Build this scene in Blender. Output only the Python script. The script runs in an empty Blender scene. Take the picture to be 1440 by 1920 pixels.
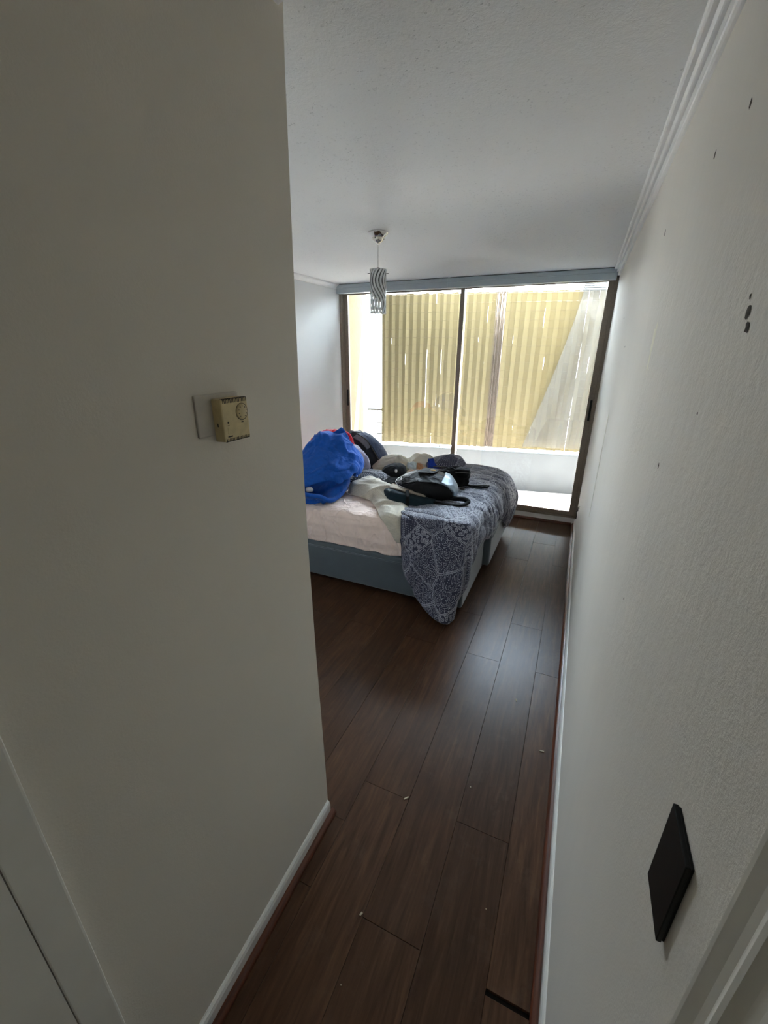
import bpy, bmesh, math, random
import numpy as np
from mathutils import Matrix, Vector, noise

S = bpy.context.scene
COL = S.collection
PI = math.pi
rnd = random.Random(7)

# ------------------------------------------------------------------ camera
YAW, PIT, ROL, CAMZ = .4181, .3681, .005, 1.75
fw = Vector((-math.sin(YAW)*math.cos(PIT), math.cos(YAW)*math.cos(PIT), -math.sin(PIT)))
rt = Vector((math.cos(YAW), math.sin(YAW), 0)); up = rt.cross(fw)
rt, up = rt*math.cos(ROL)+up*math.sin(ROL), up*math.cos(ROL)-rt*math.sin(ROL)
cam = bpy.data.cameras.new('camera'); co = bpy.data.objects.new('camera', cam); COL.objects.link(co)
m = Matrix.Identity(4)
for i in range(3):
    m[i][0], m[i][1], m[i][2] = rt[i], up[i], -fw[i]
m[2][3] = CAMZ
co.matrix_world = m
cam.sensor_fit = 'VERTICAL'; cam.sensor_height = 36; cam.lens = 791.1/1920*36
cam.clip_start = .02; cam.clip_end = 200
S.camera = co

# ------------------------------------------------------------------ world, exposure
SKY = 18.0
w = bpy.data.worlds.new('sky'); S.world = w; w.use_nodes = True
nt = w.node_tree; bg = nt.nodes['Background']
tc = nt.nodes.new('ShaderNodeTexCoord'); sx = nt.nodes.new('ShaderNodeSeparateXYZ'); cr = nt.nodes.new('ShaderNodeValToRGB')
mp = nt.nodes.new('ShaderNodeMapRange'); mp.inputs[1].default_value = -1; mp.inputs[2].default_value = 1
nt.links.new(tc.outputs['Generated'], sx.inputs[0]); nt.links.new(sx.outputs[2], mp.inputs[0]); nt.links.new(mp.outputs[0], cr.inputs[0])
cr.color_ramp.elements[0].color = (.62, .60, .56, 1); cr.color_ramp.elements[0].position = .40
cr.color_ramp.elements[1].color = (.26, .42, .74, 1); cr.color_ramp.elements[1].position = 1.0
for ps_, c_ in ((.5, (.92, .95, 1.0, 1)), (.75, (.77, .88, 1.0, 1)), (.9, (.56, .70, .93, 1))):
    e = cr.color_ramp.elements.new(ps_); e.color = c_
nt.links.new(cr.outputs[0], bg.inputs[0]); bg.inputs[1].default_value = SKY
S.view_settings.view_transform = 'Standard'; S.view_settings.look = 'None'
S.view_settings.gamma = 1; S.view_settings.use_curve_mapping = False
S.view_settings.exposure = 1.62
try:
    S.cycles.max_bounces = 24; S.cycles.diffuse_bounces = 16; S.cycles.transparent_max_bounces = 24
    S.cycles.transmission_bounces = 12; S.cycles.use_denoising = True
    S.cycles.sample_clamp_indirect = 8
except Exception: pass
# midday sun raking along the balcony from the right
sn = bpy.data.lights.new('sun', 'SUN'); sn.energy = 120; sn.angle = math.radians(.53); sn.color = (1, .97, .93)
so = bpy.data.objects.new('sun', sn); COL.objects.link(so); so.location = (4, 5.4, 6)
so.rotation_euler = Vector((.30, .20, .93)).to_track_quat('Z', 'Y').to_euler()
# portal in the window opening: it only guides the sky's light, it emits nothing of its own
pl = bpy.data.lights.new('window_portal', 'AREA'); pl.shape = 'RECTANGLE'; pl.size = 2.75; pl.size_y = 2.28
po = bpy.data.objects.new('window_portal', pl); COL.objects.link(po)
po.location = (-1.22, 4.78, 1.22); po.rotation_euler = (-PI/2, 0, 0)
pl.cycles.is_portal = True

# ------------------------------------------------------------------ helpers
def srgb(r, g, b):
    return tuple(((c/255)/12.92 if c/255 <= .04045 else ((c/255+.055)/1.055)**2.4) for c in (r, g, b)) + (1,)

class NG:
    """tiny node builder"""
    def __init__(s, name):
        s.m = bpy.data.materials.new(name); s.m.use_nodes = True
        s.t = s.m.node_tree; s.p = s.t.nodes['Principled BSDF']; s.out = s.t.nodes['Material Output']
    def n(s, typ, **kw):
        nd = s.t.nodes.new(typ)
        for k, v in kw.items():
            if k.startswith('i_'):
                key = k[2:]; key = int(key) if key.isdigit() else key.replace('_', ' ')
                nd.inputs[key].default_value = v
            else: setattr(nd, k, v)
        return nd
    def l(s, a, b): s.t.links.new(a, b)
    def math(s, op, a, b=None, c=None):
        nd = s.t.nodes.new('ShaderNodeMath'); nd.operation = op
        for i, v in enumerate((a, b, c)):
            if v is None: continue
            if hasattr(v, 'is_output'): s.l(v, nd.inputs[i])
            else: nd.inputs[i].default_value = v
        return nd.outputs[0]
    def coord(s, which='Object', scale=(1, 1, 1)):
        tc = s.t.nodes.new('ShaderNodeTexCoord'); mp = s.t.nodes.new('ShaderNodeMapping')
        mp.inputs['Scale'].default_value = scale; s.l(tc.outputs[which], mp.inputs[0]); return mp.outputs[0]
    def noise(s, vec, scale, detail=3, rough=.5, dist=0):
        nd = s.n('ShaderNodeTexNoise', i_Scale=scale, i_Detail=detail, i_Roughness=rough, i_Distortion=dist)
        s.l(vec, nd.inputs['Vector']); return nd.outputs['Fac']
    def ramp(s, fac, stops):
        nd = s.n('ShaderNodeValToRGB'); els = nd.color_ramp.elements
        while len(els) < len(stops): els.new(.5)
        for e, (p, c) in zip(els, stops): e.position = p; e.color = c if len(c) == 4 else tuple(c)+(1,)
        s.l(fac, nd.inputs[0]); return nd.outputs[0]
    def mix(s, fac, a, b, blend='MIX'):
        nd = s.n('ShaderNodeMix', data_type='RGBA', blend_type=blend)
        for i, v in ((0, fac), (6, a), (7, b)):
            if hasattr(v, 'is_output'): s.l(v, nd.inputs[i])
            else: nd.inputs[i].default_value = v
        return nd.outputs[2]
    def bump(s, h, strength=.3, dist=.01):
        nd = s.n('ShaderNodeBump', i_Strength=strength, i_Distance=dist); s.l(h, nd.inputs['Height'])
        s.l(nd.outputs[0], s.p.inputs['Normal']); return nd
    def set(s, color=None, rough=.6, metal=0, spec=.5, sheen=0):
        if color is not None:
            if hasattr(color, 'is_output'): s.l(color, s.p.inputs['Base Color'])
            else: s.p.inputs['Base Color'].default_value = color
        s.p.inputs['Roughness'].default_value = rough; s.p.inputs['Metallic'].default_value = metal
        s.p.inputs['Specular IOR Level'].default_value = spec
        s.p.inputs['Sheen Weight'].default_value = sheen
        return s.m

def plain(name, color, rough=.6, metal=0, spec=.5, var=.06, scale=30, bump=.05, sheen=0):
    g = NG(name); v = g.coord(); f = g.noise(v, scale, 3)
    lo = tuple(c*(1-var*2) for c in color[:3])+(1,); hi = tuple(min(1, c*(1+var)) for c in color[:3])+(1,)
    c = g.ramp(f, [(.3, lo), (.7, hi)])
    if bump: g.bump(f, bump, .004)
    return g.set(c, rough, metal, spec, sheen)

def mesh_obj(name, verts, faces, mat, parent=None, smooth=False, uv=None):
    me = bpy.data.meshes.new(name)
    me.from_pydata([tuple(v) for v in verts], [], [tuple(f) for f in faces])
    if uv is not None:
        ul = me.uv_layers.new(name='UVMap')
        li = np.empty(len(me.loops), np.int32); me.loops.foreach_get('vertex_index', li)
        ul.data.foreach_set('uv', np.asarray(uv, np.float32)[li].ravel())
    if smooth: me.polygons.foreach_set('use_smooth', [True]*len(me.polygons))
    if mat: me.materials.append(mat)
    me.update()
    o = bpy.data.objects.new(name, me); COL.objects.link(o)
    if parent is not None: o.parent = parent
    return o

def bm_obj(name, bm, mat, parent=None, smooth=False):
    bmesh.ops.recalc_face_normals(bm, faces=bm.faces)
    me = bpy.data.meshes.new(name); bm.to_mesh(me); bm.free()
    if smooth: me.polygons.foreach_set('use_smooth', [True]*len(me.polygons))
    if mat: me.materials.append(mat)
    o = bpy.data.objects.new(name, me); COL.objects.link(o)
    if parent is not None: o.parent = parent
    return o

def add_box(bm, lo, hi, bev=0, seg=2):
    b = bmesh.new(); bmesh.ops.create_cube(b, size=1)
    for v in b.verts:
        v.co = Vector([lo[i]+(v.co[i]+.5)*(hi[i]-lo[i]) for i in range(3)])
    if bev: bmesh.ops.bevel(b, geom=b.edges[:], offset=bev, segments=seg, profile=.5, affect='EDGES')
    tmp = bpy.data.meshes.new('t'); b.to_mesh(tmp); b.free(); bm.from_mesh(tmp); bpy.data.meshes.remove(tmp)

def box(name, lo, hi, mat, parent=None, bev=0, seg=2):
    bm = bmesh.new(); add_box(bm, lo, hi, bev, seg); return bm_obj(name, bm, mat, parent)

def lathe(name, prof, mat, parent=None, n=40, loc=(0, 0, 0), axis='Z'):
    vs, fs = [], []
    for r, z in prof:
        for k in range(n):
            a = 2*PI*k/n; p = (r*math.cos(a), r*math.sin(a), z)
            if axis == 'X': p = (z, p[0], p[1])
            if axis == 'Y': p = (p[0], z, p[1])
            vs.append((p[0]+loc[0], p[1]+loc[1], p[2]+loc[2]))
    for i in range(len(prof)-1):
        for k in range(n):
            k2 = (k+1) % n; fs.append((i*n+k, i*n+k2, (i+1)*n+k2, (i+1)*n+k))
    return mesh_obj(name, vs, fs, mat, parent, True)

def tube_data(pts, r, n=8, flat=1.0, closed=False):
    pts = [Vector(p) for p in pts]; vs, fs = [], []; nm = None
    for i, p in enumerate(pts):
        t = (pts[min(i+1, len(pts)-1)]-pts[max(i-1, 0)]).normalized()
        if nm is None: nm = t.orthogonal() if abs(t.z) > .9 else t.cross(Vector((0, 0, 1))).normalized()
        nm = (nm-t*nm.dot(t)).normalized(); b = t.cross(nm)
        rr = r[i] if isinstance(r, (list, tuple)) else r
        for k in range(n):
            a = 2*PI*k/n; vs.append(p+nm*math.cos(a)*rr+b*math.sin(a)*rr*flat)
    for i in range(len(pts)-1):
        for k in range(n): k2 = (k+1) % n; fs.append((i*n+k, i*n+k2, (i+1)*n+k2, (i+1)*n+k))
    fs.append(tuple(range(n))[::-1]); fs.append(tuple(range((len(pts)-1)*n, len(pts)*n)))
    return vs, fs

def crom(P, n, closed=False):
    """Catmull-Rom resample of control rows P (k x ...) to n samples"""
    P = np.asarray(P, float); k = len(P)
    t = np.linspace(0, k if closed else k-1, n, endpoint=not closed)
    i = np.floor(t).astype(int)
    if not closed: i = np.minimum(i, k-2)
    f = (t-i).reshape((-1,)+(1,)*(P.ndim-1))
    def g(j):
        if closed: return P[j % k]
        lo = 2*P[0]-P[1]; hi = 2*P[-1]-P[-2]
        Q = np.concatenate([lo[None], P, hi[None]]); return Q[np.clip(j+1, 0, k+1)]
    a, b, c, d = g(i-1), g(i), g(i+1), g(i+2)
    return .5*(2*b+(c-a)*f+(2*a-5*b+4*c-d)*f*f+(3*b-a-3*c+d)*f**3)

def tube(name, pts, r, mat, parent=None, n=8, flat=1.0, res=0):
    if res: pts = crom(pts, res)
    vs, fs = tube_data(pts, r, n, flat); return mesh_obj(name, vs, fs, mat, parent, True)

def grid_normals(G, closed):
    du = np.roll(G, -1, 0)-np.roll(G, 1, 0) if closed else np.gradient(G, axis=0)
    dv = np.gradient(G, axis=1); n = np.cross(du, dv); l = np.linalg.norm(n, axis=2, keepdims=True)
    return n/np.maximum(l, 1e-9)

def wrinkle(p, f=(6, 6, 6), seed=0, sharp=1.0):
    q = Vector((p[0]*f[0]+seed*3.1, p[1]*f[1]-seed*1.7, p[2]*f[2]+seed))
    a = noise.noise(q+Vector((noise.noise(q*.7), noise.noise(q*.7+Vector((5, 2, 1))), 0))*.8)
    r = 1-min(1, abs(a)*2.2)
    return r**(1+sharp)-.35

def surf(name, C, nu, nv, mat, parent=None, closed=False, disp=None, cap=False, solid=0, flip=False, uvscale=1):
    """smooth surface through a control grid C[u][v] of points, displaced along its normal by disp(p, u, v)"""
    C = np.asarray(C, float)
    G = crom(C, nu, closed); G = np.swapaxes(crom(np.swapaxes(G, 0, 1), nv), 0, 1)
    N = grid_normals(G, closed)
    du = np.concatenate([[0], np.cumsum(np.linalg.norm(np.diff(G, axis=0), axis=2).mean(1))])
    dv = np.concatenate([[0], np.cumsum(np.linalg.norm(np.diff(G, axis=1), axis=2).mean(0))])
    UV = np.stack(np.meshgrid(du, dv, indexing='ij'), 2)*uvscale
    if flip: N = -N
    if disp:
        D = np.array([[disp(G[i, j], i/(nu-1), j/(nv-1)) for j in range(nv)] for i in range(nu)])
        G = G+N*D[..., None]
    V = G.reshape(-1, 3).tolist(); F = []
    for i in range(nu if closed else nu-1):
        i2 = (i+1) % nu
        for j in range(nv-1):
            q = (i*nv+j, i2*nv+j, i2*nv+j+1, i*nv+j+1); F.append(q[::-1] if flip else q)
    uv = UV.reshape(-1, 2).tolist()
    if cap:
        for j in (0, nv-1):
            ring = [i*nv+j for i in range(nu)]; V.append(G[:, j].mean(0).tolist()); uv.append(uv[j]); c = len(V)-1
            for a in range(nu):
                b = ring[(a+1) % nu]; f = (ring[a], c, b) if j == 0 else (ring[a], b, c)
                F.append(f[::-1] if flip else f)
    o = mesh_obj(name, V, F, mat, parent, True, uv)
    if solid:
        md = o.modifiers.new('thickness', 'SOLIDIFY'); md.thickness = solid; md.offset = -1
    return o

def lump(name, c, ax, rows, mat, parent=None, nu=64, nv=48, disp=None, power=2.3, ring=None):
    """soft closed heap: rows = (z, left, right, near, far) about centre c; ax = unit vector 'right' in plan"""
    ax = np.array(ax); fwv = np.array([-ax[1], ax[0]]); K = 16; C = []
    for k in range(K):
        a = 2*PI*k/K; ca, sa = math.cos(a), math.sin(a); colm = []
        x = math.copysign(abs(ca)**(2/power), ca); y = math.copysign(abs(sa)**(2/power), sa)
        for r in rows:
            z, L, R, nr, fr = r[:5]; cs = (L+R)/2; s = cs+x*(R-L)/2; cd = (nr+fr)/2; d = cd+y*(fr-nr)/2
            p = np.array(c[:2])+ax*s+fwv*d; colm.append((p[0], p[1], z))
        C.append(colm)
    return surf(name, C, nu, nv, mat, parent, True, disp, cap=True)

def tag(o, label=None, cat=None, group=None, kind=None):
    if label: o['label'] = label
    if cat: o['category'] = cat
    if group: o['group'] = group
    if kind: o['kind'] = kind
    return o
def thing(name, label, cat, loc=(0, 0, 0), rz=0, group=None):
    o = bpy.data.objects.new(name, None); COL.objects.link(o); o.location = loc; o.rotation_euler = (0, 0, rz)
    o.empty_display_size = .05
    return tag(o, label, cat, group)
def struct(o): o['kind'] = 'structure'; return o
def extrude_profile(name, prof, a, b, mat, parent=None, smooth=False):
    """prof = list of (x, z) closed outline, swept along Y from a to b"""
    n = len(prof); vs = [(x, a, z) for x, z in prof]+[(x, b, z) for x, z in prof]
    fs = [(i, (i+1) % n, n+(i+1) % n, n+i) for i in range(n)]+[tuple(range(n))[::-1], tuple(range(n, 2*n))]
    bm = bmesh.new(); bv = [bm.verts.new(v) for v in vs]
    for f in fs: bm.faces.new([bv[i] for i in f])
    return bm_obj(name, bm, mat, parent, smooth)
def quarter(x, sgn, r, n=6):
    return [(x, 0)]+[(x+sgn*r*math.cos(PI/2*k/n), r*math.sin(PI/2*k/n)) for k in range(n+1)]

# ------------------------------------------------------------------ room dimensions
XR, XL, YC, YW, XF, H, YB = .172, -.671, .968, 4.66, -2.63, 2.415, -3.2

# ------------------------------------------------------------------ materials
def wall_paint(name, base, rough_region=False):
    g = NG(name); v = g.coord()
    big = g.noise(v, 1.3, 4, .55); fine = g.noise(v, 260, 2); mid = g.noise(v, 45, 4, .6)
    c = g.ramp(big, [(.25, tuple(x*.94 for x in base[:3])), (.75, base[:3])])
    h = g.math('MULTIPLY', fine, .12)
    if rough_region:
        sp = g.n('ShaderNodeSeparateXYZ'); g.l(v, sp.inputs[0])
        # rough plaster repair: Y below ~1.9 m and between 1.0 and 1.95 m high
        yy = g.n('ShaderNodeMapRange', i_1=2.2, i_2=1.45); g.l(sp.outputs[1], yy.inputs[0])
        zz = g.n('ShaderNodeMapRange', i_1=2.05, i_2=1.85); g.l(sp.outputs[2], zz.inputs[0])
        z2 = g.n('ShaderNodeMapRange', i_1=.9, i_2=1.3); g.l(sp.outputs[2], z2.inputs[0])
        msk = g.math('MULTIPLY', g.math('MULTIPLY', yy.outputs[0], zz.outputs[0]), z2.outputs[0])
        pn = g.noise(v, 2.2, 3, .6); msk = g.math('MULTIPLY', msk, g.math('MULTIPLY', g.math('SUBTRACT', pn, .3), 4)); 
        cl = g.n('ShaderNodeClamp'); g.l(msk, cl.inputs[0])
        pl = g.noise(v, 36, 5, .68, .2)
        st = g.noise(g.coord('Object', (1, 9, .9)), 3, 3)
        h = g.math('ADD', h, g.math('MULTIPLY', g.math('MULTIPLY', pl, cl.outputs[0]), 1.6))
        c = g.mix(g.math('MULTIPLY', st, .25), c, tuple(x*.80 for x in base[:3])+(1,))
    else:
        h = g.math('ADD', h, g.math('MULTIPLY', mid, .12))
    g.bump(h, .35, .006)
    return g.set(c, .75, 0, .3)
M_wall_r = wall_paint('paint_right', (.80, .765, .705), True)
M_wall_l = wall_paint('paint_hall', (.74, .695, .615))
M_wall_f = wall_paint('paint_room', (.84, .85, .85))
g = NG('ceiling_plaster'); v = g.coord()
n1 = g.noise(v, 34, 5, .7, .4); n2 = g.noise(v, 120, 3); pits = g.ramp(g.noise(v, 95, 3, .65, .3), [(.29, (1, 1, 1)), (.39, (0, 0, 0))])
pit2 = g.math('MULTIPLY', pits, g.ramp(g.noise(v, 3, 2), [(.36, (0, 0, 0)), (.58, (1, 1, 1))]))
h = g.math('SUBTRACT', g.math('ADD', g.math('MULTIPLY', n1, .8), g.math('MULTIPLY', n2, .3)), g.math('MULTIPLY', pit2, .8))
g.bump(h, .45, .008); M_ceil = g.set(g.mix(pit2, (.82, .825, .83, 1), (.60, .60, .61, 1)), .9, 0, .1)
M_white = plain('white_gloss_paint', (.80, .79, .75, 1), .35, var=.03, scale=12, bump=.08)
M_crown = plain('crown_white', (.82, .82, .83, 1), .5, var=.03, scale=10)
M_door = plain('door_paint', (.76, .74, .68, 1), .45, var=.03, scale=6)
M_dark_alu = plain('bronze_aluminium', srgb(136, 124, 110), .45, .1, var=.08, scale=60, bump=.02)
M_black = plain('black_plastic', (.006, .006, .0055, 1), .45, var=.1, spec=.25)
M_blind = plain('grey_blind_rail', srgb(172, 182, 186), .4, var=.02, scale=8)
g = NG('dark_red_wood'); v = g.coord('Object', (30, 1.5, 30)); f = g.noise(v, 4, 5)
M_quarter = g.set(g.ramp(f, [(.3, srgb(66, 32, 18)), (.7, srgb(104, 54, 32))]), .35)

g = NG('laminate_floor'); oi = g.n('ShaderNodeObjectInfo'); tcn = g.n('ShaderNodeTexCoord')
off = g.n('ShaderNodeVectorMath', operation='MULTIPLY_ADD'); g.l(oi.outputs['Random'], off.inputs[0]); off.inputs[1].default_value = (37, 91, 13)
g.l(tcn.outputs['Object'], off.inputs[2])
mpn = g.n('ShaderNodeMapping'); mpn.inputs['Scale'].default_value = (14, 1.1, 1); g.l(off.outputs[0], mpn.inputs[0])
gr = g.noise(mpn.outputs[0], 3.5, 7, .62, .8); gr2 = g.noise(mpn.outputs[0], 22, 4, .6)
blot = g.noise(off.outputs[0], 3, 4, .6)
c1 = g.ramp(gr, [(.25, srgb(58, 36, 23)), (.55, srgb(84, 56, 37)), (.8, srgb(106, 74, 50))])
c1 = g.mix(g.math('MULTIPLY', gr2, .35), c1, srgb(38, 25, 17))
hs = g.n('ShaderNodeHueSaturation'); hs.inputs['Saturation'].default_value = .95
g.l(g.math('ADD', g.math('MULTIPLY', oi.outputs['Random'], .36), .80), hs.inputs['Value']); g.l(c1, hs.inputs['Color'])
scuff = g.ramp(g.noise(off.outputs[0], 7, 6, .75), [(.55, (0, 0, 0)), (.75, (1, 1, 1))])
cc = g.mix(g.math('MULTIPLY', scuff, .22), hs.outputs[0], srgb(112, 96, 80))
g.bump(g.math('ADD', gr2, g.math('MULTIPLY', blot, .5)), .10, .003)
M_floor = g.set(cc, .38, 0, .18)
g.l(g.math('ADD', g.math('MULTIPLY', gr2, .12), .27), g.p.inputs['Roughness'])
M_sub = plain('subfloor_dark', (.012, .009, .007, 1), .9)

g = NG('window_glass'); g.t.nodes.remove(g.p)
tr = g.n('ShaderNodeBsdfTransparent'); tr.inputs[0].default_value = (.93, .96, .96, 1)
gl = g.n('ShaderNodeBsdfGlossy'); gl.inputs['Roughness'].default_value = .02
fr = g.n('ShaderNodeFresnel', i_IOR=1.45); mx = g.n('ShaderNodeMixShader'); g.l(fr.outputs[0], mx.inputs[0]); g.l(tr.outputs[0], mx.inputs[1]); g.l(gl.outputs[0], mx.inputs[2]); g.l(mx.outputs[0], g.out.inputs[0])
M_glass = g.m

def translucent(name, col, tcol, mixf, var=None, alpha=None):
    g = NG(name); v = g.coord()
    d = g.n('ShaderNodeBsdfDiffuse'); t = g.n('ShaderNodeBsdfTranslucent'); mx = g.n('ShaderNodeMixShader', i_0=mixf)
    st = g.noise(g.coord('Object', (60, 60, .6)), 2.5, 3, .6); oi = g.n('ShaderNodeObjectInfo')
    k = g.math('ADD', g.math('MULTIPLY', st, .5), g.math('ADD', g.math('MULTIPLY', oi.outputs['Random'], .3), .55))
    vm = g.n('ShaderNodeVectorMath', operation='SCALE'); vm.inputs[0].default_value = tcol[:3]; g.l(k, vm.inputs['Scale'])
    d.inputs[0].default_value = col; g.l(vm.outputs[0], t.inputs[0])
    g.l(d.outputs[0], mx.inputs[1]); g.l(t.outputs[0], mx.inputs[2]); o = mx.outputs[0]
    if alpha is not None:
        tp = g.n('ShaderNodeBsdfTransparent'); m2 = g.n('ShaderNodeMixShader', i_0=alpha); g.l(tp.outputs[0], m2.inputs[1]); g.l(o, m2.inputs[2]); o = m2.outputs[0]
    g.l(o, g.out.inputs[0]); g.t.nodes.remove(g.p); return g.m
M_reed = translucent('reed_slat', (.215, .184, .108, 1), (.034, .032, .021), .55)
M_twig = plain('dark_reed', srgb(58, 48, 40), .8, var=.15)
M_reflection_veil = translucent('reflection_veil', (.20, .21, .22, 1), (.05, .052, .055), .6, alpha=.5)
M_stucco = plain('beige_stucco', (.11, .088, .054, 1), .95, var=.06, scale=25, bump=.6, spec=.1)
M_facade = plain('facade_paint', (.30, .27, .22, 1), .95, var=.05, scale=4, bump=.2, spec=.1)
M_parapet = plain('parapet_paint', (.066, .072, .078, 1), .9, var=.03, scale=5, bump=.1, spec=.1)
M_balcony = plain('balcony_tile', (.50, .455, .42, 1), .7, var=.05, scale=6, bump=.05)
M_rail = plain('grey_rail', (.018, .018, .020, 1), .5, 0)
M_chrome = plain('chrome', (.75, .73, .70, 1), .12, 1.0, var=.02)
M_brass = plain('pale_brass', (.80, .76, .66, 1), .25, 1.0, var=.02)
M_cord = plain('lamp_cord', (.55, .55, .55, 1), .4)
M_bulb = plain('bulb_white', (.75, .76, .75, 1), .3)
# lamp glass: wavy white print on smoky clear glass
g = NG('striped_lamp_glass'); g.t.nodes.remove(g.p); tcn = g.n('ShaderNodeTexCoord'); sp = g.n('ShaderNodeSeparateXYZ'); g.l(tcn.outputs['UV'], sp.inputs[0])
ph = g.math('ADD', g.math('MULTIPLY', sp.outputs[0], 15.0), g.math('MULTIPLY', g.math('SINE', g.math('MULTIPLY', sp.outputs[1], 6.0)), 1.25))
st = g.math('SINE', g.math('MULTIPLY', ph, 2*PI)); msk = g.n('ShaderNodeMapRange', i_1=-.45, i_2=-.2); g.l(st, msk.inputs[0])
d = g.n('ShaderNodeBsdfDiffuse'); d.inputs[0].default_value = (.78, .79, .78, 1); t = g.n('ShaderNodeBsdfTranslucent'); t.inputs[0].default_value = (.7, .72, .72, 1)
m1 = g.n('ShaderNodeMixShader', i_0=.4); g.l(d.outputs[0], m1.inputs[1]); g.l(t.outputs[0], m1.inputs[2])
tp = g.n('ShaderNodeBsdfTransparent'); tp.inputs[0].default_value = (.22, .22, .22, 1); gl = g.n('ShaderNodeBsdfGlossy'); gl.inputs['Roughness'].default_value = .1
m2 = g.n('ShaderNodeMixShader', i_0=.12); g.l(tp.outputs[0], m2.inputs[1]); g.l(gl.outputs[0], m2.inputs[2])
m3 = g.n('ShaderNodeMixShader'); g.l(msk.outputs[0], m3.inputs[0]); g.l(m2.outputs[0], m3.inputs[1]); g.l(m1.outputs[0], m3.inputs[2]); g.l(m3.outputs[0], g.out.inputs[0])
M_shade = g.m

def fabric(name, col, rough=.9, var=.12, scale=40, weave=600, sheen=.25, bump=.25, spec=.2, crinkle=.35, cs=(5, 5, 3)):
    g = NG(name); v = g.coord(); a = g.noise(v, scale, 4, .6); b = g.noise(v, weave, 1)
    c = g.ramp(a, [(.3, tuple(x*(1-var) for x in col[:3])), (.7, tuple(min(1, x*(1+var)) for x in col[:3]))])
    cn = g.noise(g.coord('Object', cs), 1.6, 3, .5, .3)
    rid = g.math('ABSOLUTE', g.math('SUBTRACT', cn, .5))                       # sharp crease lines
    rid = g.math('POWER', g.math('SUBTRACT', 1, g.math('MINIMUM', g.math('MULTIPLY', rid, 7), 1)), 1.5)
    h = g.math('ADD', g.math('MULTIPLY', rid, crinkle), g.math('ADD', g.math('MULTIPLY', a, .25*bump), g.math('MULTIPLY', b, .06*bump)))
    g.bump(h, .8, .012)
    return g.set(c, rough, 0, spec, sheen)
M_blue = fabric('blue_fleece', srgb(24, 84, 172), sheen=.15)
M_red = fabric('red_fabric', srgb(205, 24, 48))
M_grey = fabric('lavender_grey_jersey', srgb(176, 172, 190))
M_blackbag = fabric('charcoal_nylon', srgb(30, 32, 42), .6, sheen=.1, spec=.4)
M_bagside = fabric('blue_grey_nylon', srgb(66, 78, 108), .6, sheen=.1, spec=.4)
M_mesh = fabric('grey_mesh', srgb(120, 122, 130), .7)
M_pack = fabric('black_nylon', srgb(15, 15, 17), .5, sheen=0, spec=.18, var=.2)
M_packtop = fabric('black_coated_fabric', srgb(14, 13, 12), .5, sheen=0, spec=.05, crinkle=.4)
M_silver = plain('silver_reflective_panel', srgb(112, 126, 138), .38, .3, var=.05)
M_zip = plain('grey_zip', srgb(82, 77, 70), .4, .3)
M_gold = plain('gold_logo', srgb(196, 150, 70), .4, .4)
M_teal = fabric('dark_teal_padding', srgb(16, 38, 48), .75, sheen=.05)
M_beige = fabric('grey_beige_fabric', srgb(168, 156, 138))
M_strap = fabric('black_webbing', srgb(12, 12, 13), .75, sheen=0)
M_capblk = fabric('black_jersey', srgb(16, 16, 20), .85, sheen=.05)
M_whitelogo = plain('white_patch', srgb(225, 225, 222), .6)
M_royal = fabric('royal_blue_cloth', srgb(16, 52, 150))
M_crump = plain('white_plastic_bag', srgb(215, 228, 235), .35, var=.08)
M_skin = fabric('tan_cloth', srgb(178, 132, 96))
M_base = fabric('blue_grey_suede', srgb(80, 91, 98), .48, var=.06, scale=8, sheen=.5, spec=.6, bump=.1, crinkle=.04)
M_dark = plain('dark_gap', (.01, .01, .011, 1), .9)
M_bsheet = fabric('pinkish_white_sheet', srgb(244, 221, 210), .85, var=.05, scale=14, sheen=.1, bump=.35, crinkle=.8, cs=(5, 5, 2))

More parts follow.
